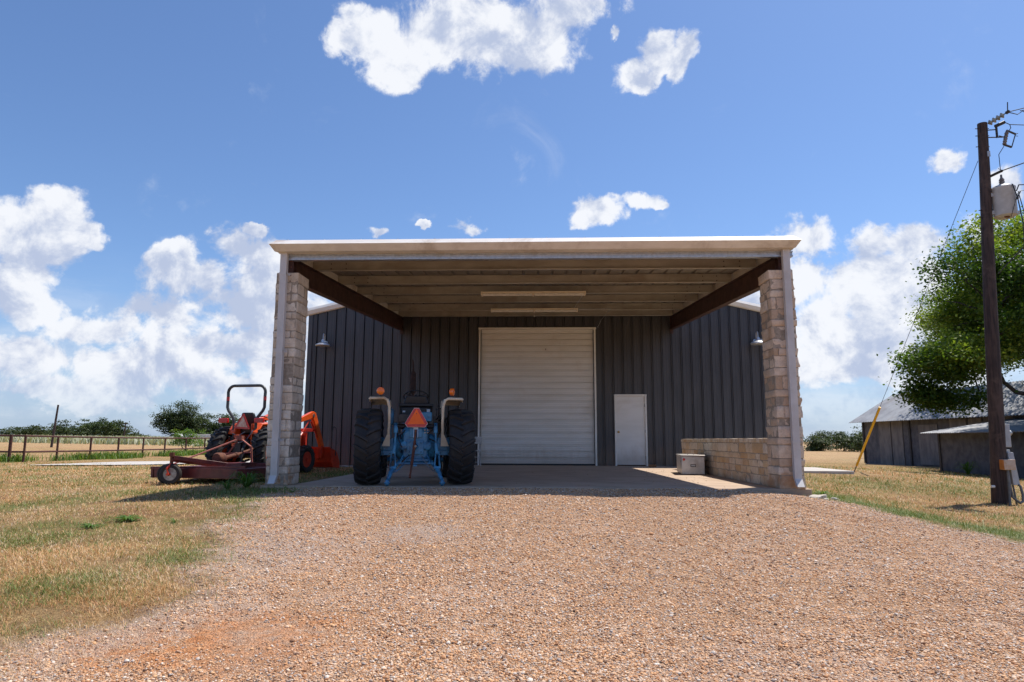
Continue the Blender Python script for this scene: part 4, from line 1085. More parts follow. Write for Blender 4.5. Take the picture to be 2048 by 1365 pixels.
# ---- blue tractor, seen from behind
bt = empty('blue_tractor', (-2.11, .50, 0), .19, label='blue tractor with cream fenders and orange triangle parked under the carport', cat='tractor')
wheel(bt, (-.79, 0, .652), .655, .43, 19, M['cream'], -1)
wheel(bt, (.78, 0, .652), .655, .43, 19, M['cream'], 1)
wheel(bt, (-.66, 2.15, .36), .36, .20, 16, M['cream'], -1, 'front_wheel', .02, steer=.1)
wheel(bt, (.66, 2.15, .36), .36, .20, 16, M['cream'], 1, 'front_wheel', .02, steer=.1)
def sm_loft(secs): return MB().loft(secs)
# rear housing and axle
mb = MB()
def ring(y_, hw, z0, z1, c=.06):
    return [(-hw+c, y_, z0), (hw-c, y_, z0), (hw, y_, z0+c), (hw, y_, z1-c), (hw-c, y_, z1), (-hw+c, y_, z1), (-hw, y_, z1-c), (-hw, y_, z0+c)]
mb.loft([ring(-.26, .20, .44, .90), ring(-.20, .235, .38, .98), ring(.20, .25, .36, 1.0), ring(.5, .20, .38, .90), ring(1.1, .19, .40, .85), ring(1.5, .17, .42, .9)])
mb.build('transmission_housing', M['blue'], bt, bevel=.012)
mb = MB()
for s_ in (-1, 1):
    mb = MB().lathe([(.21, s_*.22), (.23, s_*.24), (.21, s_*.30), (.15, s_*.36), (.125, s_*.50), (.13, s_*.56), (.16, s_*.565), (.16, s_*.60), (.05, s_*.605), (.05, s_*.78)], (0, 0, .652), 'X', 28)
    mb.build('axle_housing', M['blue'], bt)
for s_ in (-1, 1):
    mb = MB().box(s_*.48-.10, s_*.48+.10, -.14, .16, .50, .585); mb.box(s_*.47-.09, s_*.47+.09, -.15, -.10, .585, .80)
    for dx in (-.06, .06):
        for zz in (.54, .70): mb.lathe([(.018, 0), (.018, -.02), (0, -.022)], (s_*.48+dx, -.151 if zz > .6 else -.14, zz), 'Y', 6)
    mb.build('axle_bracket', M['blue'], bt, bevel=.008)
mb = MB()
mb.loft([ring(-.24, .17, .985, 1.08, .03), ring(.25, .19, 1.0, 1.13, .03), ring(.38, .15, 1.0, 1.10, .03)])
MB().lathe([(.045, -.33), (.045, .33)], (0, -.06, .995), 'X', 18).build('rockshaft', M['dark_metal'], bt)
mb.box(-.14, .14, -.30, -.262, .52, .76); mb.box(-.11, .11, -.285, -.262, .80, .96)
for s_ in (-1, 1):
    for zz in (.56, .72): mb.lathe([(.017, 0), (.017, -.02), (0, -.022)], (s_*.10, -.30, zz), 'Y', 6)
    mb.lathe([(.075, 0), (.075, -.03), (.05, -.045), (0, -.05)], (s_*.20, -.262, .66), 'Y', 18)
mb.lathe([(.055, 0), (.055, -.035), (.035, -.04), (.035, -.02), (0, -.02)], (0, -.30, .655), 'Y', 18)
mb.build('lift_cover', M['blue'], bt, bevel=.008)
MB().lathe([(.022, 0), (.024, -.06), (.018, -.08), (0, -.085)], (0, -.33, .655), 'Y', 10).build('pto_shaft', M['steel'], bt)
# drawbar and hanger frame
MB().box(-.32, .32, -.36, -.31, .355, .385).box(-.03, .03, -.50, .30, .325, .352).bar((-.25, -.30, .38), (-.20, -.24, .52), .03).bar((.25, -.30, .38), (.20, -.24, .52), .03).box(-.22, .22, -.30, -.262, .40, .44).build('drawbar', M['blue'], bt, bevel=.005)
# linkage
for s_ in (-1, 1):
    MB().bar((s_*.34, -.06, 1.0), (s_*.335, -.36, .96), .05, .075).lathe([(.065, -.03), (.065, .03)], (s_*.345, -.06, .995), 'X', 16).build('lift_arm', M['blue'], bt, bevel=.008)
    MB().tube([(s_*.335, -.36, .97), (s_*.335, -.365, .88)], .034, 12).tube([(s_*.335, -.365, .89), (s_*.345, -.40, .68)], .017, 10).tube([(s_*.345, -.40, .70), (s_*.36, -.43, .54)], .030, 12).build('lift_rod', M['blue'], bt)
    MB().bar((s_*.345, -.43, .56), (s_*.325, -.50, .30), .016, .045).bar((s_*.385, -.43, .56), (s_*.41, -.50, .30), .016, .045).lathe([(.03, -.055), (.03, .055)], (s_*.367, -.50, .30), 'X', 12).bar((s_*.345, -.425, .555), (s_*.385, -.425, .555), .05).build('rod_fork', M['blue'], bt)
    MB().tube([(s_*.23, -.05, .42), (s_*.30, -.32, .36), (s_*.39, -.60, .24), (s_*.43, -.78, .12)], [.028, .03, .034, .03], 10).lathe([(.05, -.025), (.05, .025)], (s_*.44, -.83, .075), 'X', 16).lathe([(.018, -.045), (.018, .045)], (s_*.44, -.83, .075), 'X', 10).bar((s_*.435, -.80, .12), (s_*.44, -.83, .03), .03, .05).build('lower_link', M['blue'], bt)
    ch = MB(); a = Vector((s_*.11, -.30, .50)); c = Vector((s_*.34, -.56, .24))
    K = 9
    for k in range(K):
        t0 = k/K; t1 = (k+1.15)/K
        p = a.lerp(c, t0); q = a.lerp(c, t1); sg = -.05*math.sin(math.pi*(t0+.06)); p.z += sg; q.z += sg
        dr = (q-p).normalized(); sd_ = dr.cross(Vector((0, 1, 0)) if k % 2 else Vector((0, .3, 1))).normalized()*.013
        ch.tube([p+sd_, q+sd_, q-sd_, p-sd_, p+sd_], .0045, 6, caps=False)
    ch.build('check_chain', M['steel'] if s_ > 0 else M['blue'], bt)
MB().bar((-.035, -.27, .99), (-.035, -.31, .80), .012, .05).bar((.035, -.27, .99), (.035, -.31, .80), .012, .05).box(-.04, .04, -.30, -.27, .94, .97).build('top_link_bracket', M['galv'], bt)
MB().tube([(0, -.30, .93), (-.015, -.36, .72)], .018, 10).tube([(-.012, -.35, .74), (-.055, -.46, .36)], .025, 10).tube([(-.055, -.46, .38), (-.075, -.50, .19)], .016, 10).lathe([(.032, -.02), (.032, .02)], (-.078, -.51, .165), 'X', 12).build('top_link', M['rust'], bt)
# fenders
for s_ in (-1, 1):
    xo = s_*.80; xi = s_*.52
    # path of the fender (y,z): from the rear edge over the top and down in front
    path = [(-.30, 1.46), (-.10, 1.49), (.08, 1.50), (.25, 1.50), (.38, 1.485), (.48, 1.455), (.54, 1.40)]
    V = []; F = []
    prof_x = [s_*.795, s_*.785, s_*.56, s_*.485, s_*.465]; prof_z = [-.05, 0, .004, -.02, -.07]
    th = .012
    for lay in (0, 1):
        for i, (yy, zz) in enumerate(path):
            y0_, z0_ = path[max(i-1, 0)]; y1_, z1_ = path[min(i+1, len(path)-1)]
            nrm = Vector((0, -(z1_-z0_), (y1_-y0_))).normalized()
            for px_, pz_ in zip(prof_x, prof_z):
                o_ = pz_ - lay*th
                V.append((px_ + (s_*-.0 if lay == 0 else 0), yy + nrm.y*o_, zz + nrm.z*o_))
    n5 = 5; L7 = len(path)
    for lay in (0, 1):
        b = lay*L7*n5
        for i in range(L7-1):
            for k in range(n5-1): F.append((b+i*n5+k, b+i*n5+k+1, b+(i+1)*n5+k+1, b+(i+1)*n5+k))
    for i in range(L7-1):
        for k in (0, n5-1): F.append((i*n5+k, (i+1)*n5+k, L7*n5+(i+1)*n5+k, L7*n5+i*n5+k))
    for i in (0, L7-1):
        for k in range(n5-1): F.append((i*n5+k, i*n5+k+1, L7*n5+i*n5+k+1, L7*n5+i*n5+k))
    mb = MB().add(V, F)
    # inner side panel: plate from the top down to the flared foot
    xin = s_*.46; xo2 = s_*.445
    poly = [(-.32, 1.40), (-.24, 1.10), (-.22, .86), (.0, .84), (.30, 1.05), (.50, 1.36), (.25, 1.45), (-.05, 1.45)]
    mb.prism(poly, min(xin, xo2), max(xin, xo2), 'X')
    # rolled rear edge and flared foot seen from behind
    mb.tube([(s_*.79, -.345, 1.44), (s_*.78, -.345, 1.462), (s_*.54, -.345, 1.464), (s_*.485, -.345, 1.43), (s_*.455, -.34, 1.32), (s_*.452, -.30, 1.05), (s_*.46, -.26, .86)], .025, 10)
    mb.loft([[(s_*.435, -.27, .86), (s_*.48, -.27, .86), (s_*.48, -.24, .86), (s_*.435, -.24, .86)], [(s_*.43, -.25, .655), (s_*.57, -.25, .655), (s_*.57, -.23, .655), (s_*.43, -.23, .655)]])
    fd = mb.build('fender', M['cream'], bt, smooth=40)
    ll = MB()
    Mr = Matrix.Rotation(0 if s_ < 0 else 1.15, 4, 'Z')
    ll.lathe([(.055, .035), (.066, .02), (.068, -.01), (.064, -.025), (.04, -.036), (0, -.04)], (s_*.62, -.10, 1.60), 'Y', 24, M4=Mr)
    ll.build('warning_light', M['amber'], fd)
    MB().tube([(s_*.62, -.08, 1.49), (s_*.62, -.08, 1.56)], .012, 8).build('light_stalk', M['dark_metal'], fd)
# SMV emblem
def smv(parent, pos, sc_, fluo, border, edge, tilt=0, tri=False, roll=0.0):
    Mt = Matrix.Translation(pos) @ Matrix.Rotation(roll, 4, 'Y') @ Matrix.Rotation(tilt, 4, 'X')
    def pl(pts, y_): return [Mt @ Vector((p[0]*sc_, y_, p[1]*sc_)) for p in pts]
    def slab(pts, y0, y1):
        n = len(pts); return MB().add(pl(pts, y0)+pl(pts, y1), [tuple(range(n)), tuple(range(n, 2*n))[::-1]] + [(i, n+i, n+(i+1) % n, (i+1) % n) for i in range(n)])
    hexa = [(-.045, .178), (.045, .178), (.208, -.105), (.158, -.172), (-.158, -.172), (-.208, -.105)]
    if tri: hexa = [(-.012, .19), (.012, .19), (.208, -.155), (.195, -.172), (-.195, -.172), (-.208, -.155)]
    hin = [(x*.965, z*.965) for x, z in hexa]
    e = slab(hexa, 0, .004).build('warning_triangle', edge, parent, smooth=0)
    slab(hin, -.0045, -.0005).build('red_border', border, e, smooth=0)
    tr = [(0, .158), (.158, -.115), (-.158, -.115)] if not tri else [(0, .125), (.135, -.125), (-.135, -.125)]
    slab(tr, -.009, -.005).build('centre_panel', fluo, e, smooth=0)
    if not tri:
        MB().lathe([(.008, 0), (.006, -.004), (0, -.004)], Mt @ Vector((0, -.009, .07)), 'Y', 8).build('rivet', M['dark_metal'], e)
smv(bt, (.005, -.34, 1.135), .94, M['fluo'], M['red_refl'], M['white_edge'])
MB().bar((0, -.325, 1.18), (0, .2, 1.22), .05, .02).box(-.02, .02, -.330, -.318, 1.0, 1.25).build('sign_bracket', M['galv'], bt)
# seat, levers, steering
mb = MB()
mb.loft([[(-.29, .40, 1.22), (.29, .40, 1.22), (.29, .50, 1.22), (-.29, .50, 1.22)], [(-.30, .36, 1.375), (.30, .36, 1.375), (.30, .46, 1.375), (-.30, .46, 1.375)], [(-.225, .35, 1.42), (.225, .35, 1.42), (.225, .44, 1.42), (-.225, .44, 1.42)], [(-.185, .34, 1.555), (.185, .34, 1.555), (.185, .41, 1.555), (-.185, .41, 1.555)]])
st = mb.build('seat_back', M['black'], bt, bevel=.018)
MB().box(-.31, .31, .30, .37, 1.36, 1.41).build('seat_rail', M['black'], st, bevel=.012)
MB().box(-.26, .26, .46, .86, 1.10, 1.20).build('seat_cushion', M['black'], bt, bevel=.03)
MB().box(-.27, .27, .25, .33, 1.08, 1.34).box(-.14, .14, .35, .75, .95, 1.10).build('seat_pan', M['black'], bt, bevel=.02)
MB().box(.19, .25, .243, .249, 1.25, 1.31).build('decal', M['white_edge'], bt)
MB().box(-.235, -.19, .243, .249, 1.25, 1.28).build('decal', M['white_edge'], bt)
Ms = Matrix.Translation((0, 1.28, 1.60)) @ Matrix.Rotation(-.45, 4, 'X')
pts = [Ms @ Vector((.235*math.cos(a), .235*math.sin(a), 0)) for a in (2*math.pi*k/32 for k in range(33))]
mb = MB().tube(pts, .013, 8, caps=False)
for a in (math.pi/2, math.pi*7/6, -math.pi/6): mb.tube([Ms @ Vector((0, 0, -.02)), Ms @ Vector((.235*math.cos(a), .235*math.sin(a), 0))], .009, 6)
mb.lathe([(.04, -.03), (.045, 0), (.03, .02), (0, .022)], (0, 0, 0), 'Z', 16, M4=Ms)
mb.build('steering_wheel', M['black'], bt)
MB().tube([(0, 1.28, 1.57), (0, 1.45, 1.15)], .03, 10).box(-.22, .22, 1.42, 1.62, 1.0, 1.38).build('dashboard', M['black'], bt, bevel=.02)
# bonnet, engine, exhaust
MB().loft([[(-.24, 1.64, 1.0), (.24, 1.64, 1.0), (.24, 1.64, 1.33), (.16, 1.64, 1.40), (-.16, 1.64, 1.40), (-.24, 1.64, 1.33)], [(-.23, 2.75, .92), (.23, 2.75, .92), (.23, 2.75, 1.22), (.15, 2.75, 1.29), (-.15, 2.75, 1.29), (-.23, 2.75, 1.22)]]).build('bonnet', M['blue'], bt, bevel=.02)
MB().box(-.20, .20, 2.755, 2.80, .70, 1.20).build('grille', M['dark_metal'], bt, bevel=.01)
MB().box(-.16, .16, 1.5, 2.6, .45, .99).box(-.19, .19, 1.9, 2.4, .55, .85).build('engine_block', M['blue'], bt, bevel=.02)
MB().box(-.10, .10, 2.5, 2.80, .40, .60).tube([(-.6, 2.15, .36), (-.2, 2.15, .42), (.2, 2.15, .42), (.6, 2.15, .36)], .045, 10).bar((.1, 1.5, .36), (.5, 2.1, .33), .03).build('front_axle', M['blue'], bt)
MB().tube([(-.06, 2.1, 1.36), (-.06, 2.1, 1.74)], .024, 12).lathe([(.024, 1.70), (.058, 1.74), (.062, 1.76), (.058, 2.13), (.030, 2.17)], (-.06, 2.1, 0), 'Z', 18).tube([(-.06, 2.1, 2.16), (-.062, 2.09, 2.30), (-.078, 2.06, 2.42)], [.022, .020, .012], 10).build('exhaust', M['exhaust'], bt)
# toolbox, hydraulics, steps
MB().box(-.50, -.39, .05, .40, 1.02, 1.30).box(-.50, -.42, .05, .30, 1.30, 1.335).build('hydraulic_tank', M['blue'], bt, bevel=.015)
for i, (xa, za) in enumerate(((.155, .93), (.20, .93), (.155, .885), (.20, .885))):
    MB().tube([(xa, -.24, za), (xa, -.31, za)], [.016, .012], 10).build('hydraulic_coupler', M['steel'], bt)
mb = MB().tube([(-.20, -.27, .60), (-.24, -.33, .66), (-.30, -.20, .80), (-.33, .0, 1.0)], .009, 8)
mb.build('control_rod', M['dark_metal'], bt)
MB().tube([(.24, -.20, .78), (.33, -.30, .74), (.36, -.22, .62), (.30, -.1, .50)], .012, 8).build('brake_hose', M['cable'], bt)
MB().tube([(-.10, -.27, .50), (-.16, -.34, .46), (-.22, -.3, .40)], .012, 8).build('drain_pipe', M['dark_metal'], bt)
MB().box(-.30, -.12, -.22, .02, 1.06, 1.20).build('valve_chest', M['dark_metal'], bt, bevel=.012)
MB().box(.10, .27, -.20, .04, 1.08, 1.24).build('control_housing', M['blue'], bt, bevel=.012)
MB().bar((-.44, .1, 1.02), (-.44, .1, .78), .05).tube([(-.33, -.02, .92), (-.27, -.18, .70)], .010, 8).build('tank_post', M['blue'], bt)
mb = MB()
for i, (xa, za) in enumerate(((.36, 1.28), (.40, 1.34), (.43, 1.30))):
    mb.tube([(xa, .25+.05*i, .95), (xa+.01, .20+.04*i, 1.15), (xa, .16+.05*i, za)], .008, 8).lathe([(0, -.02), (.018, -.01), (.02, .01), (0, .025)], (xa, .16+.05*i, za+.02), 'Z', 12)
mb.box(.34, .45, .05, .35, .90, 1.10).box(.30, .42, .0, .1, 1.05, 1.18)
mb.build('hydraulic_levers', M['dark_metal'], bt, bevel=.004)
mb = MB()
for k in range(4):
    x_ = .36+.035*k
    mb.tube([(x_, -.02, 1.12-.03*k), (x_+.06, -.12, 1.20-.02*k), (x_+.10, -.10, 1.02), (x_+.05+.01*k, -.03, .86)], .011, 8)
mb.tube([(.20, -.24, .86), (.28, -.30, .93), (.34, -.22, 1.02)], .012, 8).tube([(-.18, -.22, .92), (-.26, -.28, .84), (-.24, -.10, .72)], .012, 8)
mb.build('hydraulic_hoses', M['cable'], bt)
MB().box(-.50, -.24, .55, 1.15, .58, .61).build('footboard', M['blue'], bt, bevel=.006); MB().box(.24, .50, .55, 1.15, .58, .61).build('footboard', M['blue'], bt, bevel=.006)
MB().tube([(.42, .9, .60), (.44, .95, .30)], .02, 8).box(.38, .50, .9, 1.05, .27, .30).tube([(.36, .1, .45), (.40, .3, .25)], .05, 12).build('step', M['dark_metal'], bt)

# ---- orange tractor with loader
ot = empty('orange_tractor', (-6.90, 4.62, -.125), -.175, label='orange tractor with grey roll bar and front loader parked on the grass', cat='tractor')
wheel(ot, (-.54, 0, .60), .60, .33, 20, M['orange'], -1)
wheel(ot, (.60, 0, .60), .60, .33, 20, M['orange'], 1)
wheel(ot, (-.56, 1.72, .375), .375, .24, 16, M['orange_red'], -1, 'front_wheel', .022, steer=-.05)
wheel(ot, (.56, 1.72, .375), .375, .24, 16, M['orange_red'], 1, 'front_wheel', .022, steer=-.05)
pts = [(-.29, -.12, .90), (-.295, -.12, 1.30), (-.32, -.12, 1.38)]
def arc(cx_, cz_, r, a0, a1, n=6): return [(cx_+r*math.cos(a0+(a1-a0)*k/n), -.12, cz_+r*math.sin(a0+(a1-a0)*k/n)) for k in range(n+1)]
half = [(-.285, -.12, .88), (-.290, -.12, 1.30), (-.315, -.12, 1.39), (-.455, -.12, 1.56), (-.492, -.12, 1.64), (-.490, -.12, 1.92)] + arc(-.33, 1.99, .165, math.pi, math.pi/2)
full = half + [(-x_, y_, z_) for x_, y_, z_ in half[::-1]]
rb = MB().tube(full, .035, 12).box(-.33, -.25, -.17, -.07, .86, .93).box(.25, .33, -.17, -.07, .86, .93).build('roll_bar', M['grey_tube'], ot)
for s_ in (-1, 1):
    MB().tube([(s_*.4915, -.12, 1.80), (s_*.4908, -.12, 1.89)], .037, 12).build('reflector_band', M['red_refl'], rb)
mb = MB()
for s_ in (-1, 1):
    w2 = .40
    mb = MB().loft([[(s_*.22, -.20, 1.0), (s_*w2, -.20, 1.0), (s_*w2, -.20, 1.04), (s_*.22, -.20, 1.06)], [(s_*.20, .0, 1.24), (s_*w2, .0, 1.22), (s_*w2, .0, 1.26), (s_*.20, .0, 1.29)], [(s_*.20, .35, 1.27), (s_*(w2+.1), .35, 1.23), (s_*(w2+.1), .35, 1.27), (s_*.20, .35, 1.31)], [(s_*.20, .68, .98), (s_*(w2+.1), .68, .95), (s_*(w2+.1), .70, .97), (s_*.20, .70, 1.0)]])
    mb.box(min(s_*.21, s_*.24), max(s_*.21, s_*.24), -.18, .65, .72, 1.25)
    mb.build('fender', M['orange'], ot, bevel=.01)
for s_ in (-1, 1): MB().box(s_*.47-.12, s_*.47+.12, -.30, -.23, 1.27, 1.38).build('tail_lamp', M['red_refl'], ot, bevel=.01)
MB().loft([[(-.20, .02, 1.02), (.20, .02, 1.02), (.20, .10, 1.02), (-.20, .10, 1.02)], [(-.22, -.02, 1.3), (.22, -.02, 1.3), (.22, .08, 1.3), (-.22, .08, 1.3)], [(-.15, -.05, 1.52), (.15, -.05, 1.52), (.15, .03, 1.52), (-.15, .03, 1.52)]]).box(-.22, .22, .10, .50, 1.0, 1.1).build('seat', M['black'], ot, bevel=.03)
smv(ot, (.02, -.24, 1.30), 1.0, M['faded_smv'], M['red_refl'], M['red_refl'], tri=True, roll=.06)
MB().loft([ring(-.30, .16, .46, .84), ring(.3, .18, .44, .9), ring(1.3, .15, .44, .78)]).build('gearbox_housing', M['dark_metal'], ot, bevel=.01)
MB().lathe([(.16, -.50), (.11, -.30), (.11, .30), (.16, .50)], (0, 0, .60), 'X', 20).build('rear_axle', M['dark_metal'], ot)
mb = MB()
for s_ in (-1, 1):
    mb.bar((s_*.16, -.28, .80), (s_*.30, -.62, .62), .04).bar((s_*.22, -.2, .42), (s_*.34, -.75, .36), .045).tube([(s_*.30, -.60, .64), (s_*.33, -.66, .38)], .02, 8)
    mb.tube([(s_*.10, -.30, .9), (s_*.22, -.38, .95), (s_*.26, -.3, .7)], .012, 8)
mb.box(-.08, .08, -.36, -.28, .55, .85); mb.tube([(0, -.33, .85), (0, -.70, .80)], .022, 8)
mb.build('three_point_hitch', M['dark_metal'], ot)
MB().tube([(-.1, -.32, .95), (.05, -.4, .80), (.22, -.36, .86), (.28, -.2, 1.1)], .012, 8).tube([(.14, -.3, 1.06), (.0, -.36, .96), (-.18, -.32, 1.02)], .010, 8).build('hoses', M['steel'], ot)
MB().box(-.06, .02, -.37, -.32, .88, 1.0).box(-.16, -.1, -.36, -.3, .72, .80).build('valve_block', M['orange'], ot, bevel=.005)
MB().loft([[(-.25, .85, .78), (.25, .85, .78), (.25, .85, 1.22), (.17, .85, 1.30), (-.17, .85, 1.30), (-.25, .85, 1.22)], [(-.25, 1.9, .72), (.25, 1.9, .72), (.25, 1.9, 1.08), (.16, 1.9, 1.16), (-.16, 1.9, 1.16), (-.25, 1.9, 1.08)], [(-.22, 2.15, .70), (.22, 2.15, .70), (.22, 2.15, .98), (.14, 2.15, 1.04), (-.14, 2.15, 1.04), (-.22, 2.15, .98)]]).build('bonnet', M['orange'], ot, bevel=.03)
MB().box(-.17, .17, .8, 2.1, .42, .75).box(-.5, .5, 1.66, 1.78, .34, .42).build('engine_block', M['dark_metal'], ot, bevel=.02)
MB().box(-.3, .3, 2.2, 2.28, .45, 1.08).build('grille_guard', M['orange_red'], ot, bevel=.01)
Mo = Matrix.Translation((0, .72, 1.36)) @ Matrix.Rotation(-.5, 4, 'X')
pts = [Mo @ Vector((.19*math.cos(a), .19*math.sin(a), 0)) for a in (2*math.pi*k/24 for k in range(25))]
MB().tube(pts, .013, 8, caps=False).tube([Mo @ Vector((-.19, 0, 0)), Mo @ Vector((.19, 0, 0))], .009).tube([Mo @ Vector((0, 0, 0)), (0, .86, 1.15)], .02).build('steering_wheel', M['black'], ot)
MB().box(-.30, .30, .15, .85, .44, .47).build('footboards', M['dark_metal'], ot)
# loader
for s_ in (-1, 1):
    X = s_*.56
    MB().bar((X, 1.05, .45), (X, 1.05, 1.30), .08, .12).bar((s_*.2, 1.05, .5), (X, 1.05, .5), .08).build('loader_post', M['orange_red'], ot, bevel=.006)
    prof = [(1.02, 1.24), (1.05, 1.34), (1.90, 1.60), (2.02, 1.63), (2.14, 1.60), (2.20, 1.52), (2.66, .74), (2.70, .62), (2.60, .58), (2.52, .66), (2.06, 1.40), (1.96, 1.44)]
    MB().prism(prof, X-.045, X+.045, 'X').build('loader_arm', M['orange'], ot, bevel=.01)
    MB().lathe([(.045, s_*.046), (.045, s_*.06), (0, s_*.062)], (X, 2.02, 1.52), 'X', 14).build('pivot_pin', M['steel'], ot)
    MB().tube([(X-s_*.0, 1.15, .75), (X, 1.55, 1.05)], .035, 10).tube([(X, 1.5, 1.02), (X, 1.88, 1.38)], .018, 8).tube([(X, 1.98, 1.36), (X, 2.34, .98)], .03, 10).tube([(X, 2.3, 1.0), (X, 2.62, .68)], .016, 8).build('hydraulic_ram', M['orange_red'], ot)
MB().bar((-.52, 2.22, 1.14), (.52, 2.22, 1.14), .09).build('cross_tube', M['orange_red'], ot, bevel=.01)
bp = [(2.62, .66), (2.70, .28), (2.82, .14), (3.20, .10), (3.24, .11), (2.86, .18), (2.76, .30), (2.68, .64)]
mb = MB().prism(bp, -.80, .80, 'X')
side = [(2.62, .66), (2.70, .28), (2.82, .14), (3.22, .10), (3.18, .30), (2.98, .58)]
mb.prism(side, -.82, -.802, 'X').prism(side, .802, .82, 'X').box(-.80, .80, 2.60, 2.66, .63, .69)
mb.build('bucket', M['orange_red'], ot, smooth=25)
MB().bar((-.5, 2.55, .36), (-.5, 2.68, .60), .05, .09).bar((.5, 2.55, .36), (.5, 2.68, .60), .05, .09).bar((.56, 2.56, .40), (.56, 2.56, .72), .10, .12).build('bucket_bracket', M['orange_red'], ot, bevel=.006)
MB().tube([(.70, 2.9, .58), (.70, 2.9, 1.10), (.72, 2.9, 1.20), (.77, 2.9, 1.24), (.82, 2.9, 1.20), (.84, 2.9, 1.10), (.84, 2.9, .45)], .014, 8).build('guard_hoop', M['black'], ot)

# ---- rotary mower hitched behind the orange tractor
rm = empty('rotary_mower', (-6.98, 2.35, -.12), -.175, label='faded red rotary mower with tail wheels hitched behind the orange tractor', cat='mower')
mb = MB()
deck = [(-.82, -.10), (-.72, -.22), (1.15, -.22), (1.30, -.05), (1.30, 1.35), (-.82, 1.35)]
zt, zb = .30, .11
n = len(deck)
mb.prism([(x_, y_) for x_, y_ in deck], zt-.012, zt, 'Z')
for (a, b) in zip(deck, deck[1:]+deck[:1]): mb.bar((a[0], a[1], (zt+zb)/2), (b[0], b[1], (zt+zb)/2), .018, zt-zb)
mb.build('deck', M['mower_red'], rm, bevel=.004)
MB().bar((-.86, -.16, .30), (1.30, -.16, .335), .05, .05).box(-.88, -.82, -.14, .08, .10, .30).bar((-.7, 1.2, .34), (1.2, 1.2, .34), .06).box(.5, .95, .2, .75, .317, .40).build('deck_rails', M['mower_red'], rm, bevel=.004)
MB().bar((.66, .40, .34), (-.10, -.48, .52), .14, .08).bar((.30, .35, .33), (-.12, -.50, .47), .07, .06).build('tail_boom', M['mower_red'], rm, bevel=.006)
MB().tube([(-.12, -.50, .36), (-.12, -.50, .60)], .032, 12).tube([(-.12, -.50, .54), (-.12, -.50, .62)], .048, 12).build('swivel_pin', M['rust'], rm)
for dx, dy, an in ((.0, .06, .35), (-.14, .16, .35)):
    Mw = Matrix.Rotation(an, 4, 'Z')
    w_ = MB().lathe([(.11, -.045), (.18, -.05), (.20, -.03), (.20, .03), (.18, .05), (.11, .045)], (-.12+dx, -.56+dy, .20), 'Y', 30, closed=True, M4=Mw).build('tail_wheel', M['rubber'], rm)
    MB().lathe([(.125, -.046), (.10, -.03), (.03, -.04), (.03, .04), (.10, .03), (.125, .046)], (-.12+dx, -.56+dy, .20), 'Y', 24, M4=Mw).build('wheel_rim', M['steel'], w_)
MB().bar((-.12, -.50, .42), (-.14, -.60, .30), .04, .03).bar((-.14, -.60, .32), (-.10, -.585, .19), .04, .02).lathe([(.03, -.08), (.03, .08)], (-.12, -.52, .20), 'Y', 10).build('wheel_fork', M['orange_red'], rm)
MB().lathe([(.0, -.12), (.10, -.12), (.125, -.08), (.12, .08), (.07, .12), (.05, .16), (0, .17)], (.20, .55, .48), 'Y', 20).box(.12, .28, .45, .65, .317, .42).build('gearbox', M['rust'], rm, bevel=.006)
MB().tube([(.20, .72, .49), (.22, 1.05, .54)], .045, 12).tube([(.22, 1.02, .53), (.24, 1.72, .68)], .028, 12).lathe([(.05, -.05), (.06, 0), (.05, .05)], (.22, 1.08, .545), 'Y', 12).build('drive_shaft', M['rust'], rm)
mb = MB()
mb.bar((.10, 1.35, .90), (-.50, -.02, .36), .055, .022).bar((.12, 1.35, .90), (.40, 1.34, .72), .045, .02).bar((.40, 1.34, .73), (.44, 1.34, .38), .045, .02)
mb.bar((.08, 1.36, .90), (-.28, 1.30, .36), .045, .02).bar((-.32, 1.28, .56), (.42, 1.30, .60), .03)
mb.box(.04, .18, 1.30, 1.40, .86, .96)
mb.build('hitch_frame', M['rust_pale'], rm)

# ------------------------------------------------------------------ utility pole
px0, py0 = 9.20, 2.80; pz0 = g1(px0, py0)
up_ = empty('utility_pole', (px0, py0, pz0), label='tall dark wooden utility pole carrying a transformer and meter boxes', cat='utility pole')
TOP = Vector((9.46-px0, -.25, 7.45-pz0))
pts = []; 
for k in range(15):
    t = k/14; pts.append(TOP*t + Vector((.006*math.sin(t*9), 0, 0)) - Vector((0, 0, .25*(1-t))))
MB().tube(pts, [.150-.058*k/14 for k in range(15)], 20).build('pole_shaft', M['pole_wood'], up_)
def pp(dx, dy, z): # point relative to the shaft axis at world height z
    t = (z-pz0)/TOP.z; return Vector((TOP.x*t+dx, TOP.y*t+dy, z-pz0))
mb = MB()
for z_ in (7.33, 7.17, 6.93, 5.55, 5.4, 5.15, 4.85): mb.tube([pp(-.16, -.02, z_), pp(.12, -.02, z_)], .009, 6)
mb.build('through_bolts', M['dark_metal'], up_)
MB().box(-.03, .03, -.005, .005, -.06, .06, Matrix.Translation(pp(.04, -.105, 6.74))).build('number_tag', M['tag'], up_)
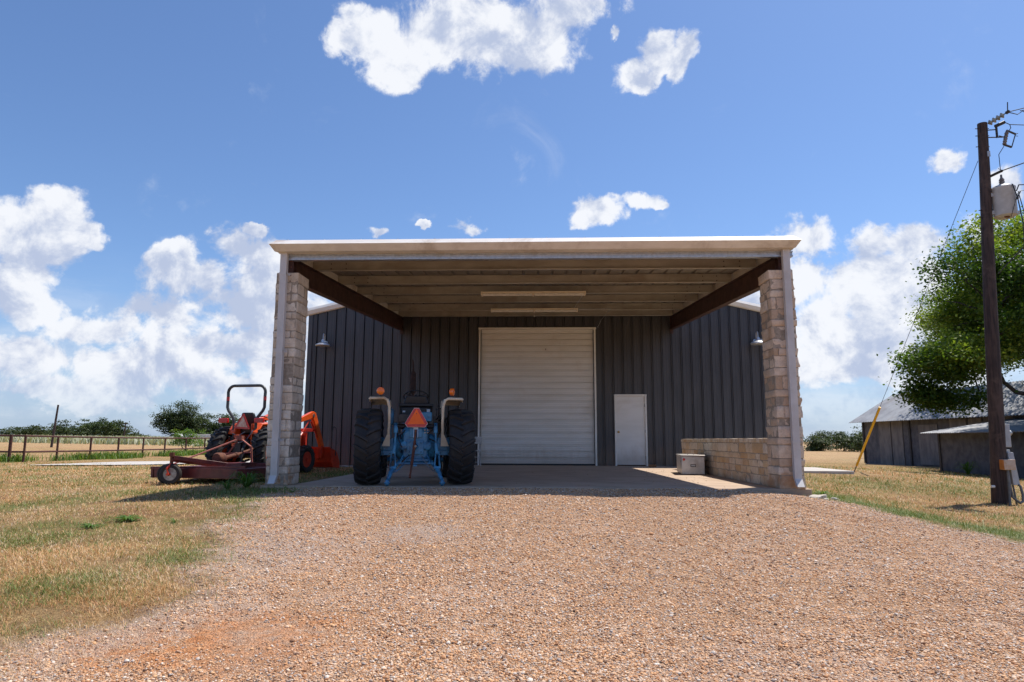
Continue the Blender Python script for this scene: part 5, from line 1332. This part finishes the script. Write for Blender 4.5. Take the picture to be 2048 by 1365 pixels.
# dead-end insulator string toward the right
mb = MB(); a = pp(.09, -.05, 7.42); e = pp(.40, -.20, 7.60)
d_ = (e-a).normalized(); q = d_.to_track_quat('Z', 'Y').to_matrix().to_4x4()
for k in range(4):
    c = a.lerp(e, .12+.2*k)
    mb.lathe([(.012, -.045), (.035, -.03), (.062, -.006), (.064, .004), (.05, .008), (.03, .03), (.012, .045)], c, 'Z', 18, M4=q)
ins = mb.build('insulator_string', M['glassy'], up_)
MB().tube([a, e], .012, 8).tube([e, e+Vector((.02, 0, .22))], .010, 6).lathe([(0, -.05), (.035, -.03), (.035, .03), (0, .05)], e, 'Z', 10, M4=q).build('clamp', M['dark_metal'], ins)
mb = MB().tube([pp(.06, -.05, 7.28), pp(.24, -.10, 7.27)], .012, 8).tube([pp(.06, -.05, 7.12), pp(.34, -.10, 7.10)], .012, 8).tube([pp(.22, -.10, 7.33), pp(.23, -.10, 7.09)], .022, 8)
mb.tube([pp(.20, -.10, 7.34), pp(.38, -.12, 7.42)], .035, 10).build('cutout_bracket', M['dark_metal'], up_)
c0 = pp(.42, -.14, 7.06)
mb = MB()
Mc = Matrix.Translation(c0) @ Matrix.Rotation(.28, 4, 'Y') @ Matrix.Scale(.74, 4)
mb.lathe([(.04, -.22), (.055, -.19), (.04, -.16), (.055, -.12), (.04, -.08), (.055, -.04), (.04, 0), (.055, .04), (.04, .08), (.055, .12), (.04, .17), (.03, .22)], (0, 0, 0), 'Z', 14, M4=Mc @ Matrix.Translation((-.06, 0, 0)))
mb.build('fuse_cutout', M['ceramic'], up_)
mb = MB()
for p_, q_, r_ in (((-.08, 0, .22), (.19, 0, .17), .02), ((-.08, 0, -.22), (.15, 0, -.24), .022), ((.15, 0, -.24), (.18, 0, .17), .011), ((.18, 0, .17), (.24, 0, .21), .008), ((.18, 0, .12), (.26, 0, .13), .006), ((-.25, 0, 0), (-.1, 0, .0), .012)):
    mb.tube([Mc @ Vector(p_), Mc @ Vector(q_)], r_, 8)
mb.build('cutout_hardware', M['dark_metal'], up_)
# transformer
tc_ = pp(.27, -.10, 5.70) - Vector((0, 0, 0))
tz = -.40
tf_ = MB().lathe([(0, .02), (.15, .0), (.205, .03), (.21, .05), (.212, .58), (.222, .60), (.222, .63), (.20, .66), (.10, .70), (0, .71)], tc_+Vector((.04, 0, tz+.06)), 'Z', 36).build('transformer', M['trafo'], up_)
MB().lathe([(.045, .68), (.055, .72), (.042, .74), (.055, .76), (.042, .78), (.052, .80), (.04, .83), (.02, .86), (.02, .92), (0, .93)], tc_+Vector((.02, -.02, tz+.06)), 'Z', 16).build('bushing', M['ceramic'], tf_)
MB().bar(pp(.05, -.06, 5.86), pp(.20, -.08, 5.86), .05, .08).bar(pp(.05, -.06, 5.48), pp(.20, -.08, 5.48), .05, .08).box(.18, .25, -.03, .03, .46, .53, Matrix.Translation(tc_+Vector((.08, 0, tz)))).box(.18, .25, -.03, .03, .14, .20, Matrix.Translation(tc_+Vector((.08, 0, tz)))).build('mounting_arms', M['trafo'], tf_)
MB().lathe([(.05, .03), (.05, -.005), (0, -.01)], tc_+Vector((.03, -.05, tz+.06)), 'Z', 14).build('drain_cap', M['rust'], tf_)
# wires
def sag(a, b, s_, n=14): 
    a = Vector(a); b = Vector(b)
    return [a.lerp(b, k/n) - Vector((0, 0, s_*4*(k/n)*(1-k/n))) for k in range(n+1)]
mb = MB()
mb.tube(sag(e, e+Vector((26, -6, 6.0)), .4), .009, 6)
nb = pp(.08, -.05, 6.27); n2_ = nb+Vector((.22, -.06, .10))
mb.tube([nb, n2_], .028, 8).tube(sag(n2_, n2_+Vector((26, -6, 9.5)), .3), .012, 6)
mb.tube([e, e+Vector((.16, -.05, -.08)), e+Vector((.25, -.08, -.02)), e+Vector((.33, -.1, -.10)), e+Vector((.3, -.1, -.14))], .009, 6)
mb.tube([e+Vector((.22, -.05, .0)), e+Vector((.45, -.05, .03)), e+Vector((.55, -.05, -.08)), e+Vector((.50, -.05, -.26)), e+Vector((.35, -.05, -.32)), e+Vector((-.02, -.05, -.30))], .008, 6)
mb.tube([pp(.38, -.12, 7.42), pp(.48, -.13, 7.36), pp(.49, -.14, 7.28), pp(.45, -.14, 7.22)], .008, 6)
mb.tube([c0+Vector((-.10, 0, -.18)), c0+Vector((-.22, 0, -.36)), c0+Vector((-.22, 0, -.7)), tc_+Vector((-.02, -.02, .72))], .007, 6)
mb.tube([n2_+Vector((.8, -.2, .35)), n2_+Vector((.5, -.2, .0)), n2_+Vector((.55, -.2, -.45)), tc_+Vector((.20, -.2, .15)), tc_+Vector((.30, -.2, -.45)), tc_+Vector((.33, -.2, -1.0))], .009, 6)
mb.tube([tc_+Vector((-.0+.08, -.23, .30)), tc_+Vector((.14, -.25, .0)), tc_+Vector((.20, -.24, -.5)), tc_+Vector((.21, -.2, -1.0)), pp(.16, -.05, 4.2)], .011, 6)
mb.tube([tc_+Vector((.12, -.22, -.04)), tc_+Vector((.24, -.2, .14)), tc_+Vector((.28, -.15, .16))], .012, 6)
mb.tube([tc_+Vector((.24, -.1, .2)), tc_+Vector((.30, -.1, .33)), tc_+Vector((.42, -.1, .33)), tc_+Vector((.62, -.1, .1)), tc_+Vector((1.4, -.3, .3)), tc_+Vector((14, -3, 1.6))], .012, 6)
mb.tube([pp(.08, -.08, 5.22), pp(.3, -.3, 5.32), tc_+Vector((.08, -.25, -.1)), tc_+Vector((.16, -.24, .10))], .006, 6)
mb.build('wires', M['cable'], up_)
# meter boxes and conduits
mb = MB().box(.13, .26, -.14, .02, 1.10, 1.56).box(.13, .30, -.02, .10, .66, 1.05); 
mb.build('meter_box', M['grey_box'], up_, bevel=.008)
MB().loft([[(.16, -.15, 1.0), (.27, -.15, 1.0), (.27, -.02, 1.0), (.16, -.02, 1.0)], [(.20, -.17, .36), (.33, -.17, .36), (.33, -.02, .36), (.20, -.02, .36)]]).build('breaker_box', M['grey_box'], up_, bevel=.008)
MB().lathe([(.055, 0), (.055, .04), (.04, .06), (0, .065)], (.265, -.06, 1.38), 'X', 20).build('meter', M['tag'], up_)
jb = MB().box(-.02, .20, -.29, -.15, .66, .86).build('junction_box', M['tan_box'], up_, bevel=.006)
MB().box(-.028, -.021, -.285, -.155, .665, .855).build('box_side', M['box_orange'], jb)
mb = MB().tube([(.07, -.24, .66), (.06, -.24, .3), (.03, -.26, -.1)], .022, 10).tube([(.24, -.08, .40), (.28, -.08, .0), (.30, -.08, -.1)], .018, 10)
mb.tube([(.27, -.14, .40), (.33, -.16, .34), (.355, -.17, .18), (.34, -.18, .0+.05), (.27, -.2, -.03+.05), (.19, -.22, .02+.05), (.12, -.22, .14), (.09, -.22, .36), (.08, -.22, .60)], .024, 12)
mb.build('conduit', M['conduit'], up_)
MB().tube([(-.32+.1, -.15, .33), (-.16, -.15, .33)], .026, 10).build('peg', M['white_trim'], up_)
# guy wire
ga = Vector((9.06, 8.68, g1(9.06, 8.68))); gt = Vector((px0, py0, pz0)) + pp(-.08, .06, 6.66)
gw = empty('guy_wire', ga, label='slanting guy wire with yellow plastic guard behind the utility pole', cat='guy wire')
dv = gt-ga
MB().tube([Vector((0, 0, 0)), dv], .006, 6).build('wire', M['cable'], gw)
gdir = dv.normalized()
MB().tube([gdir*.22, gdir*2.35], .032, 10).build('guard_sleeve', M['yellow'], gw)
MB().tube([gdir*-.12, gdir*.25], .014, 8).build('anchor_rod', M['dark_metal'], gw)

# ------------------------------------------------------------------ old barn and shed
def barn():
    ax = Vector((-.095, 1, 0)).normalized(); rt_ = Vector((ax.y, -ax.x, 0))
    B0 = Vector((22.45, 19.8, 0)); Lb = 14.0; Wd = 4.7
    t = empty('old_barn', (22.45, 19.8, -.7), label='weathered grey board barn with dappled tin roof beyond the shed', cat='barn')
    def p(u, v, z): q = B0 + ax*u + rt_*v; return (q.x, q.y, z)
    def quadbox(mb, u0, u1, v0, v1, z0, z1):
        vs = [p(u0,v0,z0),p(u1,v0,z0),p(u1,v1,z0),p(u0,v1,z0),p(u0,v0,z1),p(u1,v0,z1),p(u1,v1,z1),p(u0,v1,z1)]
        return mb.add(vs, [(0,3,2,1),(4,5,6,7),(0,1,5,4),(1,2,6,5),(2,3,7,6),(3,0,4,7)])
    ez, rz_ = 2.36, 3.85
    mb = MB(); quadbox(mb, 0, Lb, 0, .12, -1.2, ez-.05); quadbox(mb, 0, Lb, Wd-.12, Wd, -1.2, ez-.05)
    for u in (0, Lb-.1):
        vs = [p(u,.121,-1.2), p(u,Wd-.121,-1.2), p(u,Wd-.121,ez-.06), p(u,Wd/2,rz_-.12), p(u,.121,ez-.06)]; vs2 = [p(u+.1, *((.121,Wd-.121,Wd-.121,Wd/2,.121)[i],), (-1.2,-1.2,ez-.06,rz_-.12,ez-.06)[i]) for i in range(5)]
        mb.add(vs+vs2, [(0,1,2,3,4),(9,8,7,6,5)]+[(i,(i+1)%5,5+(i+1)%5,5+i) for i in range(5)])
    part(mb, 'wall', M['barn_wall'], t)
    # corrugated roof, overhanging the eave
    V = []; F = []; nU = 150; ov = .75
    for i in range(nU+1):
        u = -.4 + (Lb+.8)*i/nU; c = .022*(1 if i % 2 else -1)
        V += [p(u, -ov, ez-.50+.13+c), p(u, Wd/2, rz_+c), p(u, Wd+ov, ez-.50+.13+c)]
    for i in range(nU):
        a = 3*i; F += [(a, a+1, a+4, a+3), (a+1, a+2, a+5, a+4)]
    rf = part(MB().add(V, F), 'roof', M['tin_roof'], t, smooth=0)
    sm = rf.modifiers.new('thick', 'SOLIDIFY'); sm.thickness = .02
    mb = MB(); quadbox(mb, -.02, Lb+.02, -.035, -.003, ez-.30, ez-.10); part(mb, 'eave_board', M['barn_trim'], t)
    # doors and boarded openings on the visible side
    def patch(name, u0, u1, z0, z1, m_, d=.03):
        mb = MB(); quadbox(mb, u0, u1, -.004-d, -.004, z0, z1); part(mb, name, m_, t)
    patch('plank_door', 11.1, 12.3, -.66, 2.02, M['barn_board'], .05); patch('plank_door', 9.95, 11.0, -.66, 1.98, M['barn_board'], .04)
    patch('boarded_opening', 6.9, 8.5, -.5, 1.72, M['barn_board'], .05); patch('boarded_window', 3.6, 5.9, 1.3, 1.95, M['barn_board'], .05)
    patch('boarded_window', 1.6, 2.0, 1.5, 2.0, M['barn_board'], .05)
    patch('footing', 0, Lb, -1.3, -.62, M['mortar'], .06)
    for u in (0, 4.6, 9.3, Lb): patch('corner_post', u-.07, u+.07, -.6, 2.0, M['barn_trim'], .07)
barn()
def shed():
    ax = Vector((-.03, 1, 0)).normalized(); rt_ = Vector((ax.y, -ax.x, 0)); B0 = Vector((18.95, 11.5, 0)); Ls = 9.7
    t = empty('low_shed', (18.95, 11.5, -.8), label='low grey board shed with pale tin roof behind the utility pole', cat='shed')
    def p(u, v, z): q = B0 + ax*u + rt_*v; return (q.x, q.y, z)
    def qb(mb, u0, u1, v0, v1, z0, z1, dz=0):
        vs = [p(u0,v0,z0),p(u1,v0,z0),p(u1,v1,z0),p(u0,v1,z0),p(u0,v0,z1),p(u1,v0,z1),p(u1,v1,z1+dz),p(u0,v1,z1+dz)]
        return mb.add(vs, [(0,3,2,1),(4,5,6,7),(0,1,5,4),(1,2,6,5),(2,3,7,6),(3,0,4,7)])
    mb = MB(); qb(mb, 0, Ls, 0, .1, -1.3, 1.20); qb(mb, Ls-.1, Ls, .101, 4.5, -1.3, 1.20, .72); qb(mb, 0, .1, .101, 4.5, -1.3, 1.20, .72)
    part(mb, 'wall', M['barn_wall'], t)
    V = []; F = []; nU = 130
    for i in range(nU+1):
        u = -.3+(Ls+.75)*i/nU; c = .018*(1 if i % 2 else -1)
        V += [p(u, -.62, 1.17+c), p(u, 4.8, 2.03+c)]
    for i in range(nU): a = 2*i; F.append((a, a+1, a+3, a+2))
    rf = part(MB().add(V, F), 'roof', M['tin_roof'], t, smooth=0)
    sm = rf.modifiers.new('thick', 'SOLIDIFY'); sm.thickness = .02
    mb = MB(); qb(mb, -.05, Ls+.05, -.05, -.003, -1.3, -.63); part(mb, 'footing', M['rubble'], t)
    mb = MB(); qb(mb, Ls-.1, Ls+.02, -.05, -.003, -.62, 1.19); part(mb, 'corner_post', M['barn_trim'], t)
shed()

# ------------------------------------------------------------------ trees
def leaf_cards(rs, C, n_per, spread, size, mat_, name, parent, tint_fn=None, droop=.3):
    """C: (k,3) twig centres; many small bent leaf quads around each"""
    k = len(C); n = k*n_per
    P0 = np.repeat(C, n_per, 0) + rs.normal(0, 1, (n, 3)) * np.asarray(spread) * .5
    th = rs.random(n)*6.283; tl = rs.normal(-.2*droop, .55, n)
    d = np.stack([np.cos(th)*np.cos(tl), np.sin(th)*np.cos(tl), np.sin(tl)], -1)
    u = np.cross(d, rs.normal(0, 1, (n, 3)) + np.array([0, 0, 2.0])); u /= np.linalg.norm(u, axis=1, keepdims=True) + 1e-9
    L = (size * rs.uniform(.6, 1.25, n))[:, None]; wd = L*.36
    nn = np.cross(d, u)
    a = P0; b = P0 + d*L*.5 + u*wd - nn*L*.05; c = P0 + d*L; e = P0 + d*L*.5 - u*wd - nn*L*.05
    V = np.stack([a, b, c, e], 1).reshape(-1, 3); F = np.arange(n*4).reshape(-1, 4)
    base = np.repeat(rs.uniform(.15, .75, k), n_per) if tint_fn is None else np.repeat(tint_fn(C), n_per)
    t = np.clip(base + rs.normal(0, .16, n), 0, 1)
    return fast_mesh(name, V, F, mat_, {'tint': np.repeat(t, 4)}, parent=parent)
def n3(P, s, seed):
    return np.array([mnoise.noise(Vector((p[0]*s+seed, p[1]*s, p[2]*s))) for p in P])

# large pecan over the barn
rs = np.random.default_rng(3)
pt = empty('pecan_tree', (24.3, 16.6, -.8), label='large leafy green pecan tree overhanging the old barn', cat='tree')
lobes = [((20.6, 15.6, 7.4), (4.7, 4.0, 2.8), 400), ((18.6, 15.4, 5.8), (3.0, 3.0, 1.9), 260), ((22.4, 16.6, 6.8), (5.2, 4.5, 2.7), 270), ((15.4, 14.9, 3.75), (1.7, 1.6, .6), 45), ((15.9, 15.2, 2.8), (1.35, 1.5, .75), 75),
         ((24.5, 17, 8.4), (5.0, 4.6, 3.2), 160), ((27.5, 17.5, 6.8), (4.2, 4.5, 2.7), 110), ((16.6, 15.3, 4.1), (1.5, 1.6, .7), 70), ((25.8, 25.5, 7.9), (4.4, 6.5, 2.5), 230), ((27.2, 30.0, 7.2), (3.4, 4.6, 2.2), 160)]
Cs = []
for c, r, k in lobes:
    v = rs.normal(0, 1, (k*3, 3)); v /= np.linalg.norm(v, axis=1, keepdims=True)
    rad = rs.uniform(.45, 1.0, (k*3, 1)) ** .6
    P_ = np.array(c) + v*rad*np.array(r)
    P_ = P_[n3(P_, .62, 4.2) > -.07][:k]
    Cs.append(P_)
Cs = np.concatenate(Cs)
offs = np.array([24.3, 16.6, -.8])
leaf_cards(rs, Cs - offs, 105, (.66, .66, .36), .13, M['leaf'], 'crown', pt, tint_fn=lambda C: np.clip(.46 + .9*n3(C, .45, 9.0) + .03*(C[:, 2]-5), .05, .95))
mb = MB()
def limb(a, b, r0, r1, wob, seed, n=8):
    a = Vector(a); b = Vector(b); pts = []
    for k in range(n+1):
        t = k/n; q = a.lerp(b, t)
        q += Vector((mnoise.noise(Vector((seed, t*2.5, 0))), mnoise.noise(Vector((seed, t*2.5, 7))), mnoise.noise(Vector((seed, t*2.5, 13)))))*wob*math.sin(math.pi*min(1, t*1.2)*.8)
        pts.append(q)
    mb.tube(pts, [r0+(r1-r0)*k/n for k in range(n+1)], 9)
    return pts
tr = limb((0, 0, -.3), (-.6, -.2, 3.4), .50, .36, .3, 1.0)
tips = [Vector(tuple(c)) for c in (Cs - offs)]
mains = []
for i, (dst, r0) in enumerate((((-3.5, -.8, 8.6), .24), ((-6.6, -1.3, 6.6), .20), ((-7.4, -1.4, 4.6), .15), ((.6, .5, 9.6), .24), ((3.2, 1, 7), .20), ((-4.0, -1.2, 4.2), .15), ((-2.0, -.4, 8.0), .2), ((1.5, -2.5, 6.5), .16))):
    mains += limb(tr[-1-(i % 3)], dst, r0, .04, 1.1, 3.3+i, 10)[2:]
rr = random.Random(4)
for k in rr.sample(range(len(tips)), 190):
    near_ = min(mains, key=lambda q: (q-tips[k]).length)
    if (near_-tips[k]).length < 3.5: limb(near_, tips[k], .045, .010, .35, k*.37, 5)
mb.build('trunk', M['bark'], pt)

def make_tree(name, loc, h, w, seed, label, cat, nclump, nleaf, lsize, mat_, group=None, low=.15, trunk=True, dens=0.0):
    rs = np.random.default_rng(seed)
    t = empty(name, loc, label=label, cat=cat, group=group)
    K = nclump*3
    nl = 9; lob = [(rs.uniform(-.5, .5)*w*.66, rs.uniform(-.5, .5)*w*.5, h*rs.uniform(low+.14, .70)) for _ in range(nl)]
    ids = rs.integers(0, nl, K); v = rs.normal(0, 1, (K, 3)); v /= np.linalg.norm(v, axis=1, keepdims=True)
    P_ = np.array(lob)[ids] + v * (rs.random((K, 1)) ** .4) * np.array([w*.27, w*.27, h*.26])
    P_ = P_[(P_[:, 2] > h*low) & (n3(P_, 2.2/w*3, seed) > -.12+dens)][:nclump]
    P_[:, 2] *= h*1.0/max(P_[:, 2].max(), .1)
    leaf_cards(rs, P_, nleaf, (w*.10, w*.10, h*.07), lsize, mat_, 'crown', t)
    if trunk:
        mbt = MB()
        mbt.tube([(0, 0, -.4), (.02*w, 0, h*.2), (-.01*w, 0, h*.5)], [w*.035, w*.026, w*.015], 8)
        for k in range(7):
            q = P_[rs.integers(0, len(P_))]; mbt.tube([(0, 0, h*(.15+.04*k)), (q[0]*.5, q[1]*.5, (q[2]+h*.25)*.5), tuple(q)], [w*.016, w*.010, w*.004], 6)
        mbt.build('trunk', M['bark'], t)
    return t
def at(px_, D, zoff=0):   # where a line of sight at image column px_ meets depth D, on the terrain
    a = (px_-1024)/1347.38 - .0407
    x_ = .053 + a*D; y_ = -11.316 + D
    return (x_, y_, g1(x_, y_)+zoff)
make_tree('oak_tree', at(334, 120), 7.0, 9.6, 41, 'broad round dark oak standing alone beyond the fence', 'tree', 460, 46, .28, M['oak_leaf'], low=.10, dens=-.12)
make_tree('oak_tree', at(433, 118), 4.9, 6.6, 43, 'smaller green oak seen close beside the orange tractor roll bar', 'tree', 260, 40, .28, M['far_leaf'], low=.05, dens=-.12)
make_tree('oak_tree', at(400, 150), 3.2, 4.0, 44, 'low dark tree between the two oaks beyond the fence', 'tree', 110, 30, .30, M['oak_leaf'], low=.02)
g_ = 'distant trees behind the fenced field'
TL = [(8, 150, 3.0, 9, 'low wide dark tree at the outer end of the far row, away from the oak'), (42, 170, 3.2, 9, 'low tree between the row end and the tall leaning pole'), (100, 165, 3.4, 8, 'bushy dark tree next to the tall leaning pole, towards the twin poles'), (128, 150, 4.1, 9, 'taller mid-green tree midway between the leaning pole and the twin poles'),
      (160, 160, 4.6, 9, 'dense full tree just before the twin poles'), (184, 150, 4.7, 8, 'rounded tree directly behind the twin poles'), (212, 155, 4.2, 7, 'grey-green tree between the twin poles and the pale distant pole'), (232, 165, 3.2, 7, 'small tapering tree beside the pale distant pole'), (68, 190, 2.3, 12, 'low hedge-like tree at the foot of the leaning pole'), (258, 210, 1.9, 8, 'tiny far tree beside the thin distant pole')]
for i, (px_, D, h, w, lb) in enumerate(TL):
    make_tree('field_tree', at(px_, D), h, w, 60+i, lb, 'tree', 120, 30, .36, M['oak_leaf'] if i % 3 == 0 else M['far_leaf'], g_, low=.0, trunk=False, dens=-.2)
make_tree('bush', at(372, 62), 2.0, 3.6, 81, 'light green bush growing at the fence below the big oak', 'bush', 70, 26, .16, M['weed'], low=0, trunk=False, dens=-.2)
g_ = 'distant trees behind the open field by the barn'
TR = [(1622, 150, 3.0, 8, 'dark low tree seen touching the tan stone column'), (1645, 165, 4.2, 9, 'broad dark tree next after the one touching the tan column'), (1668, 155, 3.7, 7, 'narrower tree with a bumpy top between the tan column and the yellow guard'), (1690, 150, 3.2, 8, 'lighter low round tree nearest the yellow guy guard on the column side'), (1712, 145, 3.8, 8, 'dark tree behind the yellow guy guard'), (1738, 140, 5.2, 9, 'tallest dark far tree beside the barn corner')]
for i, (px_, D, h, w, lb) in enumerate(TR):
    x_, y_, z_ = at(px_, D)
    make_tree('field_tree', (x_, y_, z_), h+.3, w, 90+i, lb, 'tree', 130, 30, .36, M['far_leaf'] if i % 2 else M['oak_leaf'], g_, low=.0, trunk=False, dens=-.2)
x_, y_, z_ = at(1706, 62)
make_tree('young_tree', at(1708, 75), 2.7, 2.7, 77, 'small bushy tree with a bare stem between the guy wire and the barn', 'tree', 70, 26, .17, M['far_leaf'], low=.3)

# ------------------------------------------------------------------ pipe fence
FP = [(-40.0, 20.2), (-33.0, 21.2), (-26.30, 22.6), (-26.75, 25.6), (-26.95, 28.7), (-27.2, 31.8), (-27.4, 34.9), (-27.6, 38.0), (-27.7, 41.2), (-27.8, 44.4), (-27.9, 47.6), (-28.0, 50.8), (-28.1, 54.0)]
fn = empty('pipe_fence', (FP[2][0], FP[2][1], g1(*FP[2])), label='rusty two-rail pipe fence crossing the dry field', cat='fence')
FH = 1.33
for i, (x_, y_) in enumerate(FP):
    z_ = g1(x_, y_)
    part(MB().tube([(x_, y_, z_-.3), (x_, y_, z_+FH+.03)], .058, 10), 'post', M['pipe'], fn)
part(MB().tube([(-26.75, 22.2, g1(-26.75, 22.2)-.3), (-26.75, 22.2, g1(-26.75, 22.2)+FH+.06)], .075, 12), 'gate_post', M['pipe'], fn)
for hh in (FH, .52):
    part(MB().tube([(x_, y_, g1(x_, y_)+hh) for x_, y_ in FP], .048, 8), 'rail', M['pipe'], fn)

# ------------------------------------------------------------------ distant poles, trailer, pickup
def far_pole(px_, D, ztop, lean, r, label, arm=False):
    x_, y_, z_ = at(px_, D)
    t = empty('distant_pole', (x_, y_, z_), label=label, cat='utility pole', group='distant utility poles')
    MB().tube([(0, 0, -.5), (lean, 0, ztop-z_)], [r, r*.7], 8).build('pole_shaft', M['pole_wood'], t)
    if arm: MB().bar((lean-.9, 0, ztop-z_-.4), (lean+.9, 0, ztop-z_-.4), .16).build('crossarm', M['pole_wood'], t)
far_pole(87, 60, 3.82, .28, .11, 'tall leaning pole without crossarm beyond the fence')
far_pole(187, 160, 5.3, .3, .20, 'twin distant pole on the side of the leaning pole', True)
far_pole(195.5, 165, 5.2, .1, .19, 'twin distant pole on the side of the big oak', True)
far_pole(236, 150, 4.5, .25, .17, 'pale single distant pole between the twin poles and the shortest pole', True)
far_pole(265.5, 250, 3.9, .3, .22, 'shortest and farthest distant pole near the big oak')
x_, y_, z_ = at(400, 112)
t = empty('white_trailer', (x_, y_, z_), .1, label='low white trailer parked far behind the fence', cat='trailer')
MB().box(-1.9, 1.9, -.9, .9, .35, 1.25).box(-1.95, 1.95, -.95, .95, 1.251, 1.32).build('body', M['car_white'], t, bevel=.05)
for s_ in (-.9, .9): MB().lathe([(.3, -.1), (.3, .1)], (s_, -.92, .3), 'Y', 14).build('wheel', M['rubber'], t)
x_, y_, z_ = at(345, 112)
t = empty('pickup', (x_, y_, z_), .1, label='tiny white pickup far away under the big oak', cat='pickup')
MB().prism([(-2.3, .45), (-2.3, .85), (-.9, .9), (-.5, 1.4), (.6, 1.4), (.85, .95), (2.3, .95), (2.3, .45)], -.85, .85, 'Y').build('body', M['car_white'], t, bevel=.05)
MB().prism([(-.72, .95), (-.42, 1.34), (.52, 1.34), (.70, .98)], -.87, .87, 'Y').build('window', M['glass_dark'], t)
for s_ in (-1.45, 1.4): MB().lathe([(.36, -.1), (.36, .1)], (s_, -.82, .34), 'Y', 14).build('wheel', M['rubber'], t)

# ------------------------------------------------------------------ weeds
def weed_patch(name, pts, hgt, wd, seed, mat_, label, nb=26):
    rs = np.random.default_rng(seed); n = len(pts)*nb
    P_ = np.repeat(np.array(pts), nb, 0) + rs.normal(0, .5, (n, 2)) * wd
    x, y = P_[:, 0], P_[:, 1]
    o = blades(name, x, y, hgt * rs.uniform(.4, 1.1, n), .05*wd + .012*np.ones(n), rs.random(n), mat_, .45, z=gz(x, y), curl=.4)
    return tag(o, label, 'weeds', kind='stuff')
rs = np.random.default_rng(15)
pts = []
for (xa, ya), (xb, yb), k in (((-27.0, 22.6), (-27.9, 45), 190), ((-27, 22.4), (-40, 20.2), 90)):
    for _ in range(k):
        t_ = rs.random(); 
        if fbm(np.array([t_*14.0+k]), np.array([1.0]), 2, 3)[0] < .50: continue
        pts.append((xa+(xb-xa)*t_+rs.normal(0, .5), ya+(yb-ya)*t_+rs.normal(0, .5)))
weed_patch('fence_weeds', pts, .55, .5, 1, M['weed'], 'tall green weeds growing along the foot of the pipe fence', 26)
pts = [(x_, y_) for x_, y_ in zip(rs.uniform(-175, 5, 3400), rs.uniform(66, 128, 3400))]
pts = [(x_, y_) for x_, y_ in pts if -x_ > -.0*(y_) and fbm(np.array([x_*.08]), np.array([y_*.05]), 3, 2)[0] > .36]
weed_patch('field_weeds', pts, 1.05, 2.4, 2, M['pale_weed'], 'pale seeding weeds covering the far field behind the fence', 14)
# leafy plants in the turf
def plant(x_, y_, r, h, nleaf, label, seed, group=None, upright=False):
    rs = np.random.default_rng(seed); z_ = float(gzn(np.array([x_]), np.array([y_]))[0])
    V = []; F = []; T = []
    for k in range(nleaf):
        a = rs.random()*6.283; L = r*rs.uniform(.55, 1.1); hh = h*rs.uniform(.4, 1.1); w = L*(.03 if upright else .05); n = 6
        tt = rs.uniform(.1, .7)
        b = len(V)
        for i in range(n+1):
            t_ = i/n; rad = L*t_; zz = hh*math.sin(min(t_*2.6, 3.0)) * (1 if upright else .8); ww = w*math.sin(math.pi*min(.12+t_*.88, .98))
            c, s_ = math.cos(a), math.sin(a)
            V += [(rad*c - ww*s_, rad*s_ + ww*c, zz), (rad*c, rad*s_, zz-.25*ww), (rad*c + ww*s_, rad*s_ - ww*c, zz)]; T += [tt, tt, tt]
        for i in range(n):
            q = b+3*i; F += [(q, q+1, q+4, q+3), (q+1, q+2, q+5, q+4)]
    o = fast_mesh('green_plant', np.array(V), np.array(F), M['weed'], {'tint': np.array(T)}, smooth=True); o.location = (x_, y_, z_)
    return tag(o, label, 'plant', group)
gp_ = 'green plants growing in the turf'
plant(-4.86, .05, .36, .27, 90, 'tall green strappy plant at the foot of the pale column', 1, gp_, True)
plant(-5.10, -.15, .22, .14, 46, 'smaller strappy plant beside the tall one at the column foot', 2, gp_, True)
plant(-4.86, -3.25, .24, .07, 60, 'larger spreading green weed of the pair in the dry turf', 3, gp_)
plant(-5.06, -3.62, .20, .05, 44, 'smaller flatter weed of the spreading pair in the dry turf', 4, gp_)
plant(-4.18, -3.42, .14, .06, 16, 'flat green weed nearer the gravel than the others', 5, gp_)
plant(-3.72, -.95, .18, .07, 18, 'low green tuft at the gravel edge in front of the pale column', 6, gp_)
plant(-4.98, -3.0, .12, .06, 14, 'small weed behind the spreading pair', 7, gp_)
plant(17.6, 17.5, .55, .55, 50, 'pale weedy plant between the barn and the shed', 8, gp_, True)
plant(5.1, 1.2, .25, .10, 26, 'bright green clump in the grass beside the tan column', 9, gp_)
# leaf litter on the slab
rs = np.random.default_rng(8); V = []; F = []
for k in range(120):
    if k < 70: x_, y_ = rs.normal(2.75, .35), rs.normal(3.6, 1.6)
    else: x_, y_ = rs.uniform(-.6, 3.6), rs.uniform(.3, 9.4)
    if not (-4 < x_ < 3.9 and .1 < y_ < 9.5): continue
    r = rs.uniform(.008, .024); b = len(V); a = rs.random()*6
    for i in range(4): V.append((x_+r*math.cos(a+i*1.57)*(1 if i % 2 else .5), y_+r*math.sin(a+i*1.57), .004+rs.uniform(0, .012)))
    F.append((b, b+1, b+2, b+3))
tag(MB().add(V, F).build('leaf_litter', M['debris'], smooth=0), 'scattered dry leaf bits on the concrete slab', 'leaf litter', kind='stuff')
